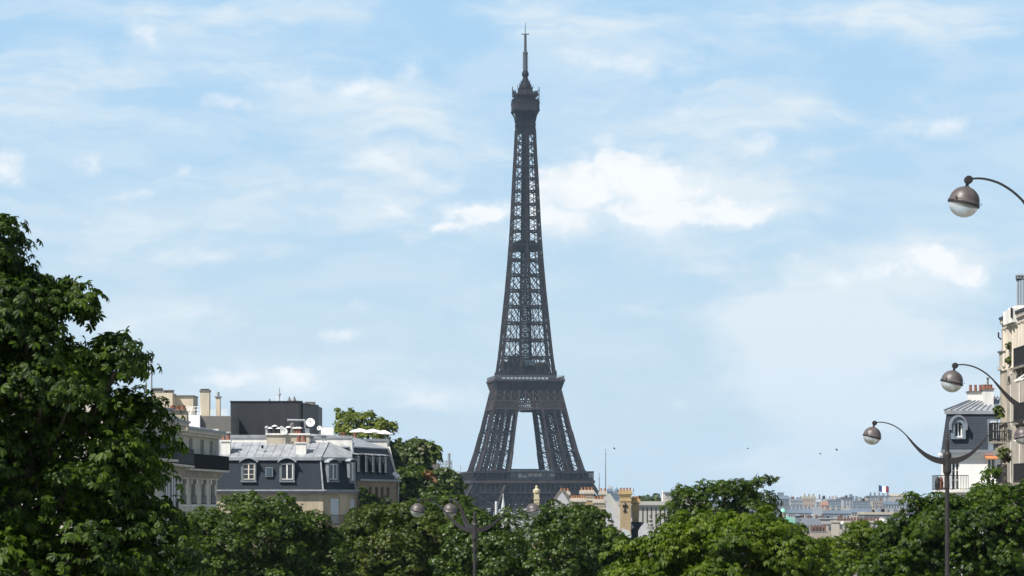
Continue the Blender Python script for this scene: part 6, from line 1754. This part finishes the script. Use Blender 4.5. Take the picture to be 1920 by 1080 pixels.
far('pale flat block peeking out above the right chestnut', 1702, 1730, 941, 3000, HAZEW, 'flat', HAZEW, 938, (6, 1), yb=948)
far('grey block just left of the reaching sprig', 1360, 1394, 944, 2600, HAZEW, 'flat', GREYF, 942, (6, 1), yb=950)
far('bluish distant block right of the tall mast', 1138, 1150, 921, 2600, ZINCF, 'mansard', ZINCF, 916, (4, 3), yb=935)
far('bluish domed block left of the iron anchored chimney', 1150, 1163, 926, 2700, ZINCF, 'flat', GREYF, 922, (4, 2), yb=936, extra=lambda t, X0, X1, Y, ze, zr: (lambda p: (p.lathe(((X0 + X1) / 2, Y + 4, zr), [(2.2, 0), (2.0, 1.6), (1.2, 2.8), (.2, 3.4), (.1, 5)], 10), p.build('dome', ZINCF, t)))(MB()))
rngc = random.Random(8)
for i, (x0, x1) in enumerate(((1440, 1462), (1463, 1487), (1488, 1520), (1522, 1548), (1550, 1590), (1592, 1622), (1624, 1660), (1662, 1700), (1702, 1745), (1330, 1362), (1210, 1242))):
    w = ('white', 'grey', 'tan', 'cream')[i % 4]; mm = (HAZEW, GREYF, TANF, CREAMW)[i % 4]
    lab = ['%s block at the left end of the hazy back row' , '%s slab second along the hazy back row', '%s wide block behind the cream skyline house', '%s block behind the narrow white gable', '%s broad block behind the tower-like pale block', '%s block behind the broad blue slab',
           '%s block directly behind the flagpole building', '%s block behind the shallow-roofed tan building', '%s far block at the right end of the hazy back row', '%s block peeping out beside the loose tall tree', '%s hazy block above the stone palace roof'][i] % w
    far(lab, x0, x1, rngc.uniform(938, 942), 3600 + i * 20, mm, ('flat', 'mansard')[i % 2], ZINCF if i % 2 else GREYF, rngc.uniform(934.5, 937.5), (6, 1), yb=950, depth=30)
# dark trees on the palace roof line
for i, (px, rx, rz) in enumerate(((1204, 9, 6), (1214, 6, 5), (1228, 12, 4), (1190, 8, 4))):
    Yt = 1250.0
    shrub('far_tree', ('round dark tree behind the palace roof, tallest of four', 'small dark tree next to the tallest one behind the palace', 'wide flat tree behind the palace left of its flagpole', 'leftmost low tree behind the palace beside the chimney')[i], [L(px, 937, rx, rz + 2, Yt)], LEAF_MID, 1.5, 60 + i, kind='sprig', dens=.12, per=20, fill=.6, pad=1.6, cat='tree', base=(PX(px, Yt), Yt, ground_z(Yt)), group='trees behind the palace')
# green copper dome and statue
t_ = thing('copper_dome', (PX(1468, 560), 560, PZ(975, 560)), 'pale green copper dome peeking out of the tree', 'dome')
m = MB(); s_ = 560 / F; m.lathe((PX(1468, 560), 560, PZ(962, 560)), [(6.3 * s_, 0), (6.1 * s_, 2.5 * s_), (5 * s_, 5.5 * s_), (3 * s_, 7.8 * s_), (.6 * s_, 9 * s_), (.3 * s_, 11 * s_), (0, 11.5 * s_)], 14); m.build('shell', COPPER, t_, smooth=True)
m = MB(); m.lathe((PX(1468, 560), 560, PZ(990, 560)), [(5.6 * s_, 0), (5.6 * s_, 26 * s_), (6.5 * s_, 27 * s_), (6.5 * s_, 28 * s_)], 12); m.build('drum', CREAMW, t_)
t_ = thing('copper_roof', (PX(1492, 545), 545, PZ(1000, 545)), 'stepped green copper roof beside the pale green dome', 'roof')
m = MB(); y = 545; m.prism([(PX(1474, y), y), (PX(1500, y), y), (PX(1500, y), y + 4), (PX(1474, y), y + 4)], PZ(1010, y), [PZ(968, y), PZ(976, y), PZ(976, y), PZ(968, y)]); m.build('slope', COPPER, t_)
m = MB(); m.box(PX(1491, y), PX(1499, y), y - .6, y + 1, PZ(1010, y), PZ(967, y)); m.prism([(PX(1490, y), y - .8), (PX(1500, y), y - .8), (PX(1500, y), y + 1.2), (PX(1490, y), y + 1.2)], PZ(967, y), PZ(963.5, y), [(PX(1494, y), y), (PX(1496, y), y), (PX(1496, y), y + .3), (PX(1494, y), y + .3)]); m.build('turret', GREYF, t_)
# pale monument with a point and a white globe
y = 900.0
t_ = thing('monument', (PX(1530, 1300), 1300, ground_z(1300)), 'pale pointed monument rising before the long zinc rows', 'monument')
m = MB(); q = 1300.0; m.lathe((PX(1530, q), q, 0), [(2.6, ground_z(q)), (2.2, PZ(966, q)), (1.4, PZ(962, q)), (1.0, PZ(956, q)), (.45, PZ(954, q)), (.35, PZ(949, q)), (0, PZ(947, q))], 8); m.build('shaft', HAZEW, t_)
t_ = thing('roof_globe', (PX(1579.5, 600), 600, PZ(995, 600)), 'white globe on a short post in front of the cream house', 'globe')
m = MB(); q = 600; m.lathe((PX(1579.5, q), q, PZ(981, q)), [(.36 * math.sin(a), -.36 * math.cos(a)) for a in np.linspace(.02, 3.12, 9)], 12); m.build('ball', WHITE, t_, smooth=True)
m = MB(); m.bar((PX(1579.5, q), q, PZ(1000, q)), (PX(1579.5, q), q, PZ(983, q)), .15); m.build('post', GREYF, t_)
# the flag
FY = 2490.0; s_ = FY / F
t_ = thing('flag', (PX(1647.5, FY), FY, PZ(929, FY)), 'blue, white and red flag flying on the far skyline', 'flag')
m = MB(); m.tube([(PX(1647.5, FY), FY, PZ(931, FY)), (PX(1647.5, FY), FY, PZ(909, FY))], [.35, .25], 6); m.build('flagpole', HAZEW, t_)
def wave(f): return (f * 19 * s_, math.sin(f * 7.0) * 1.1, -f * 2.2 * s_ + math.sin(f * 9 + .6) * .35)
for a, b, mm in ((0, .34, mat('flag_blue', (.02, .045, .20), .8, .05, .5)), (.34, .66, mat('flag_white', (.80, .80, .80), .8, .03, .5)), (.66, 1.0, mat('flag_red', (.52, .03, .06), .8, .05, .5))):
    m = MB(); n = 6
    for i in range(n):
        f0, f1 = a + (b - a) * i / n, a + (b - a) * (i + 1) / n
        (xa, ya, za), (xb, yb_, zb) = wave(f0), wave(f1); X = PX(1647.8, FY); Zt = PZ(910.5, FY); H = 11.5 * s_
        m.hexa([(X + xa, FY + ya, Zt + za - H), (X + xb, FY + yb_, Zt + zb - H), (X + xb, FY + yb_ + .06, Zt + zb - H), (X + xa, FY + ya + .06, Zt + za - H),
                (X + xa, FY + ya, Zt + za), (X + xb, FY + yb_, Zt + zb), (X + xb, FY + yb_ + .06, Zt + zb), (X + xa, FY + ya + .06, Zt + za)])
    m.build('stripe', mm, t_)
# birds
BIRD = mat('bird_dark', (.05, .05, .055), .8, .1, 2)
for px, py, flap, lab in ((1152, 842, .4, 'tiny dark bird just right of the tall mast'), (1402, 841, -.3, 'tiny bird alone above the loose tall tree'), (1538, 851, .2, 'tiny pale speck of a bird left of its partner over the far city'), (1569, 844.5, .5, 'tiny bird highest of the pair over the far city')):
    y = 260.0; X, Z = PX(px, y), PZ(py, y)
    m = MB()
    m.tube([(X - .1, y, Z), (X - .04, y, Z + .02), (X + .04, y, Z + .02), (X + .1, y, Z - .02)], [.01, .035, .03, .01], 6)
    for sg in (-1, 1):
        m.hexa([(X - .06, y, Z + .03), (X + .07, y, Z + .03), (X + .02, y + sg * .12, Z + .03 + flap * .2), (X - .05, y + sg * .12, Z + .03 + flap * .2),
                (X - .06, y, Z + .05), (X + .07, y, Z + .05), (X - .06, y + sg * .22, Z + .05 + flap * .22), (X - .09, y + sg * .22, Z + .05 + flap * .22)])
    one(m, 'bird', BIRD, lab, 'bird', (X, y, Z), 'birds in the sky')

# ================================================================== the air over the city
hz = MB(); hz.box(-15000, 15000, -150, 14300, -60, 302)
HZM = bpy.data.materials.new('air'); HZM.use_nodes = True
HZM.node_tree.nodes.clear()
t = NT(HZM.node_tree)
pv = t.n('ShaderNodeVolumePrincipled')
pv.inputs['Color'].default_value = (0.55, 0.76, 1.0, 1)
pv.inputs['Density'].default_value = 0.00004
pv.inputs['Anisotropy'].default_value = 0.0
oo = t.n('ShaderNodeOutputMaterial'); t.put(oo.inputs['Volume'], pv.outputs[0])
tag(hz.build('haze', HZM), kind='stuff')
